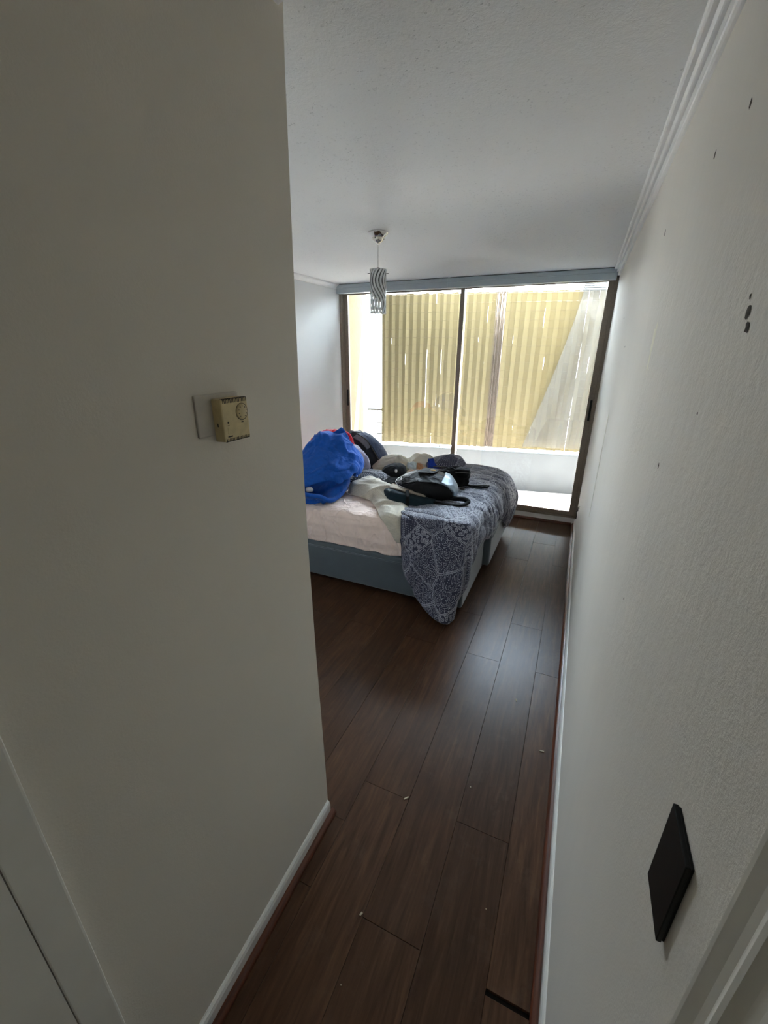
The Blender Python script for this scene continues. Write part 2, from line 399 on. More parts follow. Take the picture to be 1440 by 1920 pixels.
def printed(name, dark, light, scale=1.0, border=False):
    """dark duvet cover printed with pale curls, rings, dots and dividing lines, laid out in cloth metres (UV)"""
    g = NG(name); tcn = g.n('ShaderNodeTexCoord'); mpn = g.n('ShaderNodeMapping'); mpn.inputs['Scale'].default_value = (scale, scale, 1)
    g.l(tcn.outputs['UV'], mpn.inputs[0]); v = mpn.outputs[0]
    wn = g.n('ShaderNodeTexNoise', i_Scale=16.0, i_Detail=1.0); g.l(v, wn.inputs['Vector'])
    wv = g.n('ShaderNodeVectorMath', operation='MULTIPLY_ADD'); g.l(wn.outputs['Color'], wv.inputs[0]); wv.inputs[1].default_value = (.05, .05, 0); g.l(v, wv.inputs[2])
    va = g.n('ShaderNodeTexVoronoi', voronoi_dimensions='2D', i_Scale=19, i_Randomness=.9); g.l(wv.outputs[0], va.inputs['Vector'])
    k = g.math('PINGPONG', g.math('MULTIPLY', va.outputs['Distance'], 4.6), .5)
    ang = g.noise(v, 38, 1)                                                    # breaks the rings into curls
    curls = g.math('MULTIPLY', g.math('LESS_THAN', k, .11), g.math('GREATER_THAN', ang, .40))
    vo = g.n('ShaderNodeTexVoronoi', voronoi_dimensions='2D', i_Scale=34, i_Randomness=.75); g.l(v, vo.inputs['Vector'])
    dd = vo.outputs['Distance']
    rings = g.math('ADD', g.math('LESS_THAN', g.math('ABSOLUTE', g.math('SUBTRACT', dd, .34)), .08), g.math('LESS_THAN', dd, .12))
    curls = g.math('MAXIMUM', curls, g.math('LESS_THAN', dd, .11))
    big = g.n('ShaderNodeTexVoronoi', voronoi_dimensions='2D', i_Scale=4.2, i_Randomness=.9); g.l(v, big.inputs['Vector'])
    edge = g.n('ShaderNodeTexVoronoi', voronoi_dimensions='2D', feature='DISTANCE_TO_EDGE', i_Scale=4.2, i_Randomness=.9); g.l(v, edge.inputs['Vector'])
    sc = g.n('ShaderNodeSeparateColor'); g.l(big.outputs['Color'], sc.inputs[0])
    dots = g.n('ShaderNodeTexVoronoi', voronoi_dimensions='2D', i_Scale=42, i_Randomness=.0); g.l(v, dots.inputs['Vector'])
    dotm = g.math('LESS_THAN', dots.outputs['Distance'], .17)
    s1 = g.math('GREATER_THAN', sc.outputs[0], .68); s2 = g.math('GREATER_THAN', sc.outputs[1], .82)
    a = g.mix(s1, curls, rings); a = g.mix(s2, a, dotm)
    line = g.math('LESS_THAN', g.math('ABSOLUTE', g.math('SUBTRACT', edge.outputs[0], .022)), .008)
    a = g.mix(line, a, (1, 1, 1, 1))
    if border:
        su = g.n('ShaderNodeSeparateXYZ'); g.l(tcn.outputs['UV'], su.inputs[0]); ux, uy = su.outputs[0], su.outputs[1]
        zig = g.math('ADD', g.math('MULTIPLY', g.math('PINGPONG', uy, .012), .9), .020)
        b1 = g.math('LESS_THAN', g.math('ABSOLUTE', g.math('SUBTRACT', ux, zig)), .0022)
        b2 = g.math('LESS_THAN', g.math('ABSOLUTE', g.math('SUBTRACT', ux, .040)), .0016)
        b3 = g.math('LESS_THAN', g.math('ABSOLUTE', g.math('SUBTRACT', ux, .013)), .0014)
        a = g.mix(g.math('LESS_THAN', ux, .046), a, g.math('MAXIMUM', b1, g.math('MAXIMUM', b2, b3)))
    c = g.mix(a, dark, light)
    fb = g.noise(g.coord(), 500, 1); g.bump(fb, .15, .003)
    return g.set(c, .7, 0, .35, .3)
M_duvet = printed('printed_duvet_cover', srgb(46, 48, 70), srgb(170, 172, 184), 1.45, True)
M_pillow = printed('printed_pillowcase', srgb(30, 31, 46), srgb(196, 198, 205), 1.0)
g = NG('dotted_cream_cotton'); tcn = g.n('ShaderNodeTexCoord'); vo = g.n('ShaderNodeTexVoronoi', voronoi_dimensions='2D', i_Scale=85, i_Randomness=.1); g.l(tcn.outputs['UV'], vo.inputs['Vector'])
dm = g.math('LESS_THAN', vo.outputs['Distance'], .2); cn = g.noise(g.coord(), 30, 3)
g.bump(cn, .25, .005); M_cream = g.set(g.mix(g.math('MULTIPLY', dm, .5), srgb(204, 196, 180), srgb(120, 118, 116)), .85, 0, .2, .2)

# ================================================================== SETTING
# ---- floor: laminate planks
flo = struct(box('floor', (XF-.1, YB, -.06), (XR+.1, YW+.06, -.012), M_sub))
pw, plen = .2028, 1.43
def plank_mesh(x0, x1, y0, y1):
    w2, l2 = (x1-x0)/2-.0005, (y1-y0)/2-.0005; b = .0008
    vs = [(-w2, -l2, -.012), (w2, -l2, -.012), (w2, l2, -.012), (-w2, l2, -.012),
          (-w2, -l2, -b), (w2, -l2, -b), (w2, l2, -b), (-w2, l2, -b),
          (-w2+b, -l2+b, 0), (w2-b, -l2+b, 0), (w2-b, l2-b, 0), (-w2+b, l2-b, 0)]
    fs = [(0, 1, 5, 4), (1, 2, 6, 5), (2, 3, 7, 6), (3, 0, 4, 7), (4, 5, 9, 8), (5, 6, 10, 9), (6, 7, 11, 10), (7, 4, 8, 11), (8, 9, 10, 11)]
    return vs, fs
shared = {}; split = set(); todo = []
def lay(x0, x1, a, b):
    key = (round(x1-x0, 4), round(b-a, 4))
    if key not in shared:
        vs, fs = plank_mesh(x0, x1, a, b)
        p = mesh_obj('plank', vs, fs, M_floor, flo); shared[key] = p.data
    else:
        p = bpy.data.objects.new('plank', shared[key]); COL.objects.link(p); p.parent = flo
    p.location = ((x0+x1)/2, (a+b)/2, rnd.uniform(-.0009, 0))
    p.rotation_euler = (rnd.uniform(-.0004, .0004), rnd.uniform(-.003, .003), 0)
for k in range(0, 14):
    x1 = .015-pw*(k-1); x0 = .015-pw*k
    if k == 0: x1 = XR
    x0 = max(x0, XF)
    ys0 = (.722 if k % 2 == 0 else 1.148) - plen*4
    for j in range(10):
        a, b = ys0+plen*j, ys0+plen*(j+1)
        a, b = max(a, YB), min(b, YW-.01)
        if x0 < XL-.02:
            if x1 > XL+.02 and a < YC and (k, j) not in split:
                split.add((k, j)); todo.append((XL, x1, a, min(b, YC-.002)))
            a = max(a, YC-.002)
        if b-a < .03: continue
        if k == 0 and abs(b-.722) < .01: b -= .014       # the opened joint beside the right wall
        lay(x0, x1, a, b)
for q in todo: lay(*q)

# ---- walls and ceiling
struct(box('ceiling', (XF-.1, YB-.1, H), (XR+.12, YW+.12, H+.12), M_ceil))
wr = struct(box('wall_right', (XR, YB-.1, -.06), (XR+.12, YW+.12, H), M_wall_r))
struct(box('wall_far_left', (XF-.12, YC-.12, -.06), (XF, YW+.12, H), M_wall_f))
# hall wall on the left: a block whose outer corner is slightly out of true
zs = [0, .3, .8, 1.2, 1.6, 2.0, 2.3, H]; dy = [.004, .0, -.012, -.016, -.012, .002, .014, .022]
vs, fs = [], []
for z, d in zip(zs, dy):
    vs += [(XL, YB-.1, z), (XL, YC+d, z), (XL-.14, YC+d, z), (XL-.14, YB-.1, z)]
for i in range(len(zs)-1):
    for k in range(4): fs.append((i*4+k, i*4+(k+1) % 4, (i+1)*4+(k+1) % 4, (i+1)*4+k))
fs += [(3, 2, 1, 0), tuple(4*(len(zs)-1)+k for k in range(4))]
wl = struct(mesh_obj('wall_left', vs, fs, M_wall_l))
struct(box('wall_near_left', (XF-.12, YC-.14, -.06), (XL-.139, YC-.0, H), M_wall_f))
struct(box('wall_back', (XL-.14, YB-.2, -.06), (XR+.12, YB, H), M_wall_l))
# low kerb under the sliding window and thin lintel above
struct(box('trim_1', (XF, YW-.02, -.06), (XR, YW+.12, .074), M_white, bev=.004))
struct(box('wall_back_lintel', (XF, YW+.0, 2.36), (XR, YW+.12, H), M_wall_f))

# ---- skirting, quarter rounds, crowns
def skirt(x, sgn, t=.012, h=.07):
    return [(x, 0), (x+sgn*t, 0), (x+sgn*t, h-.018), (x+sgn*t*.75, h-.010), (x+sgn*t*.75, h-.006), (x+sgn*t*.3, h), (x, h)]
struct(extrude_profile('baseboard_right', skirt(XR, -1), .287, YW-.02, M_white))
struct(extrude_profile('baseboard_left', skirt(XL, 1), .181, YC+.001, M_white))
struct(extrude_profile('trim_2', quarter(XR-.0125, -1, .022), .287, YW-.02, M_quarter))
struct(extrude_profile('trim_3', quarter(XL+.0125, 1, .020), .181, YC+.012, M_quarter))
vsq = extrude_profile('trim_4', quarter(0, 1, .022), XF+.02, XR-.036, M_quarter); struct(vsq)
vsq.rotation_euler = (0, 0, -PI/2); vsq.location = (0, YW-.0205, 0)
for v in vsq.data.vertices: v.co.y *= 1
def crown_profile():
    pts = [(XR, H), (XR, H-.066)]; ax_, az_ = -.052, .066; nx_, nz_ = -.785, -.619
    def put(t, o): pts.append((XR+ax_*t+nx_*o, H-.066+az_*t+nz_*o))
    for t0, t1, hgt in ((.0, .27, .010), (.43, .56, .006), (.72, 1.0, .009)):
        for q in range(6):
            f_ = q/5; put(t0+(t1-t0)*f_, (hgt+.006)*math.sin(PI*f_)**.6-.006 if (0 < q < 5 or t0 > 0) and not (t1 == 1.0 and q == 5) else 0)
    return pts
cw = crown_profile()
struct(extrude_profile('trim_5', cw[::-1], YB, YW-.10, M_crown))
cl = [(XF, H), (XF+.045, H), (XF+.042, H-.012), (XF+.030, H-.018), (XF+.018, H-.032), (XF+.010, H-.045), (XF, H-.048)]
struct(extrude_profile('trim_6', cl, YC+.02, YW-.02, M_crown))
cl2 = [(XL, H), (XL+.045, H), (XL+.042, H-.008), (XL+.02, H-.016), (XL, H-.020)]
struct(extrude_profile('trim_7', cl2, YB, YC+.002, M_crown))

# ---- doors of the hall, closed, with their casings
def casing(name, x, sgn, y0, y1, rib):
    d = struct(bpy.data.objects.new(name, None)); COL.objects.link(d); d.location = (x, (y0+y1)/2, 0)
    prof = rib
    n = len(prof); 
    for a in (1,):
        vs = []
        for z in (0, 2.08):
            vs += [(sgn*px, py-(y0+y1)/2, z) for py, px in prof]
        fs = [(i, (i+1) % n, n+(i+1) % n, n+i) for i in range(n)]+[tuple(range(n))[::-1], tuple(range(n, 2*n))]
        bm = bmesh.new(); bv = [bm.verts.new(v) for v in vs]
        for f in fs: bm.faces.new([bv[i] for i in f])
        bm_obj('door_casing', bm, M_door, d)
    lf = box('door_leaf', (min(sgn*.004, sgn*.012), y0-.80-(y0+y1)/2, .008), (max(sgn*.004, sgn*.012), y0-.002-(y0+y1)/2, 2.03), M_door, d)
    hd = box('door_head', (min(0, sgn*.018), y0-.80-(y0+y1)/2, 2.035), (max(0, sgn*.018), y0-.0-(y0+y1)/2, 2.08), M_door, d)
    lathe('door_handle', [(.004, .012), (.026, .013), (.026, .019), (.011, .023), (.011, .05), (.022, .055), (.026, .068), (.020, .08), (.003, .083)] if sgn > 0 else
          [(.004, -.012), (.026, -.013), (.026, -.019), (.011, -.023), (.011, -.05), (.022, -.055), (.026, -.068), (.020, -.08), (.003, -.083)],
          M_chrome, d, 24, (0, y0-.74-(y0+y1)/2, 1.0), 'X')
    return d
casing('door_1', XL, 1, .125, .181, [(.125, 0), (.125, .011), (.127, .012), (.1765, .012), (.1795, .0115), (.181, .009), (.181, 0)])
casing('door_2', XR, -1, .215, .287, [(.215, 0), (.215, .005), (.228, .008), (.236, .013), (.241, .0135), (.247, .011), (.258, .003), (.263, .0015), (.270, .003), (.281, .0075), (.285, .008), (.287, .006), (.287, 0)])

# ---- paint chips, patches on the right wall and one on the far left wall
def chip(par, y, z, ry, rz, mat, seed, x=XR, sgn=-1):
    r = random.Random(seed); n = 11; vs = [(x+sgn*.0012, y, z)]; 
    for k in range(n):
        a = 2*PI*k/n; q = r.uniform(.6, 1.15); vs.append((x+sgn*.0004, y+ry*q*math.cos(a), z+rz*q*math.sin(a)))
    return mesh_obj('paint_chip', vs, [(0, 1+k, 1+(k+1) % n) for k in range(n)], mat, par)
M_chipd = plain('bare_plaster_dark', srgb(70, 62, 54), .95, var=.2, scale=200)
M_chipl = plain('filler_and_light_streak', (.86, .83, .70, 1), .8, var=.03)
for i, (y, z, a, b) in enumerate([(.690, 1.794, .009, .010), (.678, 1.776, .009, .008), (.700, 1.812, .003, .004), (1.185, 2.105, .008, .009), (.974, 2.101, .007, .009), (1.775, 2.095, .010, .009), (.997, 1.53, .005, .008), (.80, 1.66, .004, .003), (2.97, 1.921, .012, .006), (2.49, 1.767, .012, .005), (1.02, 1.20, .004, .004)]):
    chip(wr, y, z, a, b, M_chipd, i)
chip(wr, 1.50, 1.765, .028, .075, M_chipl, 40)
box('light_streak', (XR-.0012, 2.70, .80), (XR+.001, 2.712, 1.42), M_chipl, wr)  # pale strip puts a light reflection on the wall into colour

# ---- sliding window
wd = struct(bpy.data.objects.new('window_1', None)); COL.objects.link(wd); wd.location = (0, 0, 0)
y0, y1 = YW-.02, YW+.085
bm = bmesh.new()
add_box(bm, (XF, y0, .074), (XF+.028, y1, 2.36), .002); add_box(bm, (XR-.026, y0, .074), (XR, y1, 2.36), .002)
add_box(bm, (XF, y0, .074), (XR, y1, .096), .002); add_box(bm, (XF, y0, 2.335), (XR, y1, 2.36), .002)
add_box(bm, (XF+.02, y0+.045, .09), (XR-.02, y0+.052, .108)); 
bm_obj('window_frame', bm, M_dark_alu, wd)
def sash(x0, x1, ya, yb, lst, rst, label):
    s = bpy.data.objects.new('sash', None); COL.objects.link(s); s.parent = wd; s['label'] = label
    zb, zt = .098, 2.335
    bm = bmesh.new(); add_box(bm, (x0, ya, zb), (x0+lst, yb, zt), .003); bm_obj('stile', bm, M_dark_alu, s)
    bm = bmesh.new(); add_box(bm, (x1-rst, ya, zb), (x1, yb, zt), .003); bm_obj('stile', bm, M_dark_alu, s)
    bm = bmesh.new(); add_box(bm, (x0+lst, ya+.002, zb), (x1-rst, yb-.002, zb+.042), .003); bm_obj('bottom_rail', bm, M_dark_alu, s)
    bm = bmesh.new(); add_box(bm, (x0+lst, ya+.002, 2.318), (x1-rst, yb-.002, zt), .003); bm_obj('top_rail', bm, M_dark_alu, s)
    box('pane', (x0+lst-.004, (ya+yb)/2-.002, zb+.038), (x1-rst+.004, (ya+yb)/2+.002, 2.322), M_glass, s)
    return s
sl = sash(XF+.028, -1.19, y0+.056, y0+.092, .048, .045, 'left sliding sash')
sr = sash(-1.235, XR-.026, y0+.010, y0+.044, .043, .052, 'right sliding sash')
def pull(par, x, y, z0, z1):
    bm = bmesh.new(); add_box(bm, (x-.010, y-.005, z0), (x+.010, y+.002, z1), .004); bm_obj('pull_handle', bm, M_black, par)
pull(sl, XF+.052, y0+.055, 1.10, 1.29); pull(sr, XR-.047, y0+.009, 1.10, 1.30)

# ---- blind head rails under the ceiling
for nm, x0, x1, lab in (('l', XF+.012, -1.3495, 'long pale grey blind head rail over the left window sash'), ('r', -1.3485, .150, 'long pale grey blind head rail over the right window sash')):
    t = thing('blind_head_rail', lab, 'blind rail', ((x0+x1)/2, YW-.06, 2.323), 0, 'blind head rails above the window')
    hw = (x1-x0)/2
    prof = [(-.036, 0), (-.040, .004), (-.040, .046), (-.037, .049), (-.037, .052), (-.041, .055), (-.041, .082), (-.038, .086), (.036, .086), (.036, 0)]
    vs = [(-hw, a, b) for a, b in prof]+[(hw, a, b) for a, b in prof]; n = len(prof)
    bm = bmesh.new(); bv = [bm.verts.new(v) for v in vs]
    for f in [(i, (i+1) % n, n+(i+1) % n, n+i) for i in range(n)]+[tuple(range(n))[::-1], tuple(range(n, 2*n))]: bm.faces.new([bv[i] for i in f])
    bm_obj('rail_body', bm, M_blind, t)
    bm = bmesh.new(); add_box(bm, (-hw+.02, -.03, .086), (hw-.005, .03, .0915)); bm_obj('gap_shade_strip', bm, M_dark, t)  # near-black strip puts shade into the gap above the rail

# ================================================================== BALCONY
BA = math.atan(.18); bo = Vector((-2.60, 5.277, 0)); bu = Vector((math.cos(BA), math.sin(BA), 0))
struct(box('floor_balcony', (XF-.1, YW+.12, -.08), (1.3, 6.4, -.005), M_balcony))
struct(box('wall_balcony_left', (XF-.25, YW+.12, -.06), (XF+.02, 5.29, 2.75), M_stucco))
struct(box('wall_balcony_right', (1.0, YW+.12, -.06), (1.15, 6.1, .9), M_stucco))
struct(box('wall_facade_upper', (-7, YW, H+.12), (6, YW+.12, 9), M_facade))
struct(box('added_shade_slab', (XF-.3, YW+.12, 2.60), (-1.85, 5.30, 2.78), M_stucco))  # unseen slab, added short to shade the left wall but not the floor
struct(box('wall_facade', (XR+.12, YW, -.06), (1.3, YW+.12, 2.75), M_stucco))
pp = struct(bpy.data.objects.new('wall_parapet', None)); COL.objects.link(pp); pp.location = bo; pp.rotation_euler = (0, 0, BA)
LEN = 3.75
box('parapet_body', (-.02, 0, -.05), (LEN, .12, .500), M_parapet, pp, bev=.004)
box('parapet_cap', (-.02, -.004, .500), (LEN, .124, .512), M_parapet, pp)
# railing on the parapet
rl = thing('balcony_railing', 'grey tubular balcony railing on the parapet behind the reed screen', 'railing', bo, BA)
def tb(name, pts, r, mat, par, n=10): return tube(name, pts, r, mat, par, n)
tb('handrail', [(-.01, .06, .98), (LEN-.15, .06, .98)], .018, M_rail, rl)
for z in (.80, .655): tb('crossbar', [(.125, .06, z), (LEN-.15, .06, z)], .010, M_rail, rl)
for x in (.125, 1.0, 1.9, 2.8, 3.55): tb('post', [(x, .06, .508), (x, .06, .975)], .007, M_rail, rl)
# reed screen: vertical slats hung in front of the railing
scn = thing('reed_screen', 'pale yellow vertical reed screen hung across the balcony outside the window', 'screen', bo, BA)
r2 = random.Random(3)
def slat(u, wd_, z0, z1, tilt, mat=None, depth=0, nm='slat', seed=0):
    r = random.Random(seed); n = 7; vs, fs = [], []
    for i in range(n+1):
        z = z0+(z1-z0)*i/n
        a = wd_/2*(1-.09*r.random()*(r.random() < .4)); b = wd_/2*(1-.09*r.random()*(r.random() < .4)); sh = r.uniform(-.002, .002)
        for s, q in ((-1, a), (1, b)):
            vs.append((u+sh+s*q*math.cos(tilt), depth+s*q*math.sin(tilt)-.0015, z)); vs.append((u+sh+s*q*math.cos(tilt), depth+s*q*math.sin(tilt)+.0015, z))
    for i in range(n):
        o = 4*i
        fs += [(o, o+2, o+6, o+4), (o+1, o+5, o+7, o+3), (o, o+4, o+5, o+1), (o+2, o+3, o+7, o+6)]
    fs += [(0, 1, 3, 2), (4*n, 4*n+2, 4*n+3, 4*n+1)]
    return mesh_obj(nm, vs, fs, mat or M_reed, scn)
u = .20; i = 0
while u < 3.45:
    if 1.58 < u < 1.70: u = 1.70; continue
    wd_ = (.047 if u < 1.5 else .058)*r2.uniform(.9, 1.1); t = (.36 if i % 2 else -.24)+r2.uniform(-.08, .08)
    slat(u+wd_/2, wd_*1.06, .555+r2.uniform(-.004, .004), 2.385+r2.uniform(-.012, .004), t, seed=i); u += wd_*math.cos(t)*.985; i += 1
slat(1.642, .135, .56, 2.383, 0, depth=.022, seed=977)
for k in range(9):
    x = 1.59+k*.0125+r2.uniform(-.002, .002); tube('dark_reed', [(x+r2.uniform(-.004, .004), -.006, .56), (x, -.004, 1.5), (x+r2.uniform(-.005, .005), -.006, 2.385)], (.0045+.0015*(k%3)), M_twig, scn, 6)
z = .575
while z < 2.37:
    tube('binding_thread', [(.196, -.020, z), (3.45, -.020, z)], .0011, M_twig, scn, 4); z += .047 if z < .72 else .094
tube('top_wire', [(.02, -.004, 2.425), (3.5, -.004, 2.425)], .004, M_rail, scn, 6); tube('bottom_wire', [(-.0, -.012, .536), (3.5, -.012, .536)], .0045, M_rail, scn, 6)
bm = bmesh.new(); x = .23
while x < 3.4:
    add_box(bm, (x-.0018, -.006, 2.375), (x+.0018, -.002, 2.428)); add_box(bm, (x-.0018, -.014, .534), (x+.0018, -.010, .565)); x += .105
tag(bm_obj('wire_ties', bm, M_rail, scn), kind='stuff')
tube('edge_cord', [(.192, -.01, .54), (.192, -.01, 2.42)], .0035, M_rail, scn, 6)
# added translucent veil imitating a pale reflection on the right pane
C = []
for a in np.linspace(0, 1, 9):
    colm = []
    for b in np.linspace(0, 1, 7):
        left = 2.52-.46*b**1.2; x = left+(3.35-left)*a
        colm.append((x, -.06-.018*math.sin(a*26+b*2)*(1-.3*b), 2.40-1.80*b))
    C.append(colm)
ps = thing('reflection_veil', 'translucent veil imitating a pale window reflection over the right end of the reed screen', 'sheet', bo, BA)
surf('sheet', C, 90, 30, M_reflection_veil, ps)
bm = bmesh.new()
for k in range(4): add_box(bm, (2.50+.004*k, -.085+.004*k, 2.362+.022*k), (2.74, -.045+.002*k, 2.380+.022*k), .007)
bm_obj('reflection_block', bm, M_parapet, ps)  # stepped block added to imitate the bright reflection above the veil

# ================================================================== PENDANT LAMP
lx, ly = -1.261, 2.729
pd = thing('pendant_lamp', 'small pendant lamp with wavy striped glass cylinder on a chrome ceiling rose', 'lamp', (lx, ly, H))
lathe('ceiling_rose', [(0, 0), (.060, 0), (.063, -.004), (.061, -.009), (.042, -.026), (.036, -.031), (0, -.031)], M_chrome, pd)
lathe('cup', [(.034, -.030), (.034, -.041), (.026, -.050), (.012, -.057), (.006, -.062), (0, -.062)], M_brass, pd)
for a in (0.4, 2.5, 4.6): box('screw', (.034*math.cos(a)-.003, .034*math.sin(a)-.003, -.040), (.034*math.cos(a)+.003, .034*math.sin(a)+.003, -.034), M_black, pd)
tube('cord', [(0, 0, -.06), (0, 0, -.20)], .0022, M_cord, pd)
lathe('lamp_holder', [(0, -.190), (.008, -.190), (.010, -.205), (.020, -.212), (.021, -.262), (.018, -.268), (0, -.268)], M_black, pd, 24)
lathe('bulb', [(.012, -.266), (.014, -.280), (.026, -.305), (.030, -.328), (.026, -.350), (.014, -.364), (0, -.368)], M_bulb, pd, 24)
n = 64; vs, uv, fs = [], [], []; rs = .0515
for j in range(25):
    z = -.200-.250*j/24
    for k in range(n+1): a = 2*PI*k/n; vs.append((rs*math.cos(a), rs*math.sin(a), z)); uv.append((k/n, j/24))
for j in range(24):
    for k in range(n): q = j*(n+1)+k; fs.append((q, q+1, q+n+2, q+n+1))
sh = mesh_obj('lamp_shade', vs, fs, M_shade, pd, True, uv)
for zz in (-.200, -.450):
    tube('shade_rim', [(rs*math.cos(a), rs*math.sin(a), zz) for a in np.linspace(0, 2*PI, 41)], .0016, M_white, pd, 6)
tube('spider_bar', [(-.066*math.cos(.4), -.066*math.sin(.4), -.222), (.066*math.cos(.4), .066*math.sin(.4), -.222)], .0018, M_black, pd, 6)

# ================================================================== THERMOSTAT and SWITCH
M_plate = plain('thermostat_plate', srgb(196, 190, 180), .4, var=.03)
M_tbox = plain('aged_cream_plastic', srgb(206, 188, 142), .45, var=.06, scale=60)
M_print = plain('dark_print', srgb(48, 42, 34), .6)
th = thing('thermostat', 'yellowed cream room thermostat with round dial on the hall wall', 'thermostat', (XL, .684, 1.6135))
def tbx(name, lo, hi, mat, bev=.002, par=None): return box(name, lo, hi, mat, par or th, bev)
tbx('back_plate', (0, -.078, -.030), (.006, .040, .052), M_plate, .0025)
bm = bmesh.new(); add_box(bm, (.005, -.038, -.043), (.031, .038, .043), .003)
for v in bm.verts:
    if v.co.x > .02: v.co.z *= .985
cs = bm_obj('case', bm, M_tbox, th)
for k in range(17):
    y = -.033+k*.0041
    for z0, z1 in ((.034, .0428), (-.0428, -.036)):
        box('vent_slot', (.024, y, z0), (.0314, y+.0016, z1), M_print, cs)
dl = lathe('dial', [(0, .034), (.0135, .034), (.0155, .0325), (.0165, .031), (.0165, .0300)], M_tbox, th, 36, (0, .018, .0135), 'X')
lathe('dial_groove', [(.0166, .0302), (.0166, .0315), (.0176, .0315), (.0176, .0302)], M_print, th, 36, (0, .018, .0135), 'X')
for k in range(9):
    a = math.radians(230-k*36); cy, cz = .018+.0115*math.cos(a), .0135+.0115*math.sin(a)
    box('dial_mark', (.0335, cy-.0009, cz-(.0012 if k % 2 else .0007)), (.0343, cy+.0009, cz+(.0012 if k % 2 else .0007)), M_print, dl)
lathe('indicator_light', [(0, .0318), (.0021, .0318), (.0021, .030)], M_print, th, 16, (0, -.024, -.004), 'X')
tbx('indicator_mark', (.0305, -.0265, -.0105), (.0314, -.0215, -.0095), M_print, 0)
tbx('dial_pointer_mark', (.0305, .014, -.0085), (.0314, .020, -.0068), M_print, 0)
tbx('slider', (.0305, -.027, -.026), (.0316, -.019, -.013), M_tbox, .0004)
tbx('maker_mark', (.0305, -.0285, -.0335), (.0314, -.0155, -.0310), M_print, 0)
tbx('side_clip_slot', (.016, -.0386, -.012), (.0185, -.0375, -.005), M_print, 0)

sw = thing('switch_plate', 'black rectangular wall plate low on the right wall near the door casing', 'switch', (XR, .3895, 1.2205))
bm = bmesh.new(); add_box(bm, (-.008, -.0345, -.0625), (-.0028, .0345, .0625), .0010); bm_obj('cover_plate', bm, M_black, sw)
box('back_frame', (-.0032, -.033, -.061), (0, .033, .061), M_black, sw, .0005)
box('corner_chip', (-.0040, .0335, .050), (-.0006, .0352, .0605), M_plate, sw, .0004)

# stray coax end beside the window frame
M_wire = plain('dark_cable', srgb(52, 50, 48), .5)
cb = thing('cable_stub', 'short dark twisted cable end poking from the wall beside the window foot', 'cable', (XR-.004, 4.2, .30))
for pts in ([(.004, -.03, .07), (-.012, -.02, .05), (-.006, -.01, .02), (-.014, 0, 0), (-.010, -.01, -.03), (-.010, -.02, -.06)], [(.004, .00, .045), (-.010, -.005, .03), (-.016, -.012, .01), (-.014, 0, 0)], [(-.014, 0, 0), (-.02, .04, -.004), (-.006, .10, -.02)]):
    tube('wire', pts, .0035, M_wire, cb, 6, res=16)

# crumbs on the floor
M_scrap = plain('pale_scrap', srgb(190, 176, 150), .8)
for i, (x, y, l, a) in enumerate([(-.057, 1.885, .020, 1.9), (.095, 1.616, .020, .1), (-.402, 1.15, .022, .9), (-.399, .727, .012, 1.2), (.150, 1.574, .007, .3), (-.169, 1.308, .005, 0), (-.023, .91, .004, .5), (-.377, .553, .004, 0)]):
    bm = bmesh.new(); add_box(bm, (-l/2, -.003 if l > .006 else -.002, 0), (l/2, .003 if l > .006 else .002, .003), .0012)
    for v in bm.verts: v.co.z += .0*v.co.x; v.co.y += 6*v.co.x**2
    o = bm_obj('floor_scrap', bm, M_scrap); o.location = (x, y, .0002); o.rotation_euler = (0, 0, a)
    lab = ['pale curled scrap on the floor halfway along the right wall', 'pale curled scrap on the floor close to the right skirting', 'splintered pale chip at a plank joint in the middle of the hall floor', 'small pale chip at a plank corner near the photographer', 'tiny pale crumb against the right quarter round', 'tiny white crumb on the floor in front of the splintered joint', 'tiny white crumb on the dark floor in the doorway', 'tiny white crumb on the dark floor nearest the left wall'][i]
    tag(o, lab, 'debris')

# ================================================================== BED
BX0, BX1, BY0, BY1 = -2.585, -.525, 2.53, 4.15
bed = thing('bed', 'double bed with grey upholstered split base and pinkish white fitted sheet', 'bed', (-1.55, 3.34, 0))
def BL(p): return (p[0]+1.55, p[1]-3.34, p[2])
for a, b, sh_ in ((BY0, 3.215, 0), (3.245, BY1, .05)):
    BX0, BX1 = -2.585+sh_, -.525+sh_
    bb = box('bed_base', BL((BX0, a, .045)), BL((BX1, b, .350)), M_base, bed, .018, 3)
    tube('piping', [BL((BX0+.02, a-.002, .305)), BL((BX1-.01, a-.002, .305)), BL((BX1+.003, a+.02, .305)), BL((BX1+.003, b-.02, .305))], .006, M_base, bb, 6)
    for x in (BX0+.08, BX1-.08):
        for y in (a+.08, b-.08): lathe('leg', [(0, .05), (.028, .05), (.022, 0), (0, 0)], M_black, bed, 16, BL((x, y, 0)))
BX0, BX1 = -2.585, -.525
# mattress under a fitted sheet (loose, creased side)
C = []
cx, cy = (BX0+BX1)/2, (BY0+BY1)/2
K = 40
for k in range(K):
    a = 2*PI*(k+.5)/K; p = 7; ca, sa = math.cos(a), math.sin(a)
    x = math.copysign(abs(ca)**(2/p), ca); y = math.copysign(abs(sa)**(2/p), sa); hx, hy = (BX1-BX0)/2, (BY1-BY0)/2
    C.append([BL((cx+x*(hx+o), cy+y*(hy+o), z)) for z, o in ((.356, -.016), (.358, .002), (.375, .006), (.42, .010), (.47, .012), (.52, .010), (.57, .002), (.605, -.018), (.622, -.06), (.628, -.16), (.630, -.5))])
def msd(p, u, v):
    if v < .62: return .013*wrinkle(p, (5, 8, 9), 4)+.013*wrinkle((p[0]+p[2]*.8, p[1], p[2]), (11, 9, 2.5), 2)
    return .010*wrinkle(p, (6, 5, 4), 6)+.007*wrinkle(p, (9, 3, 4), 7)
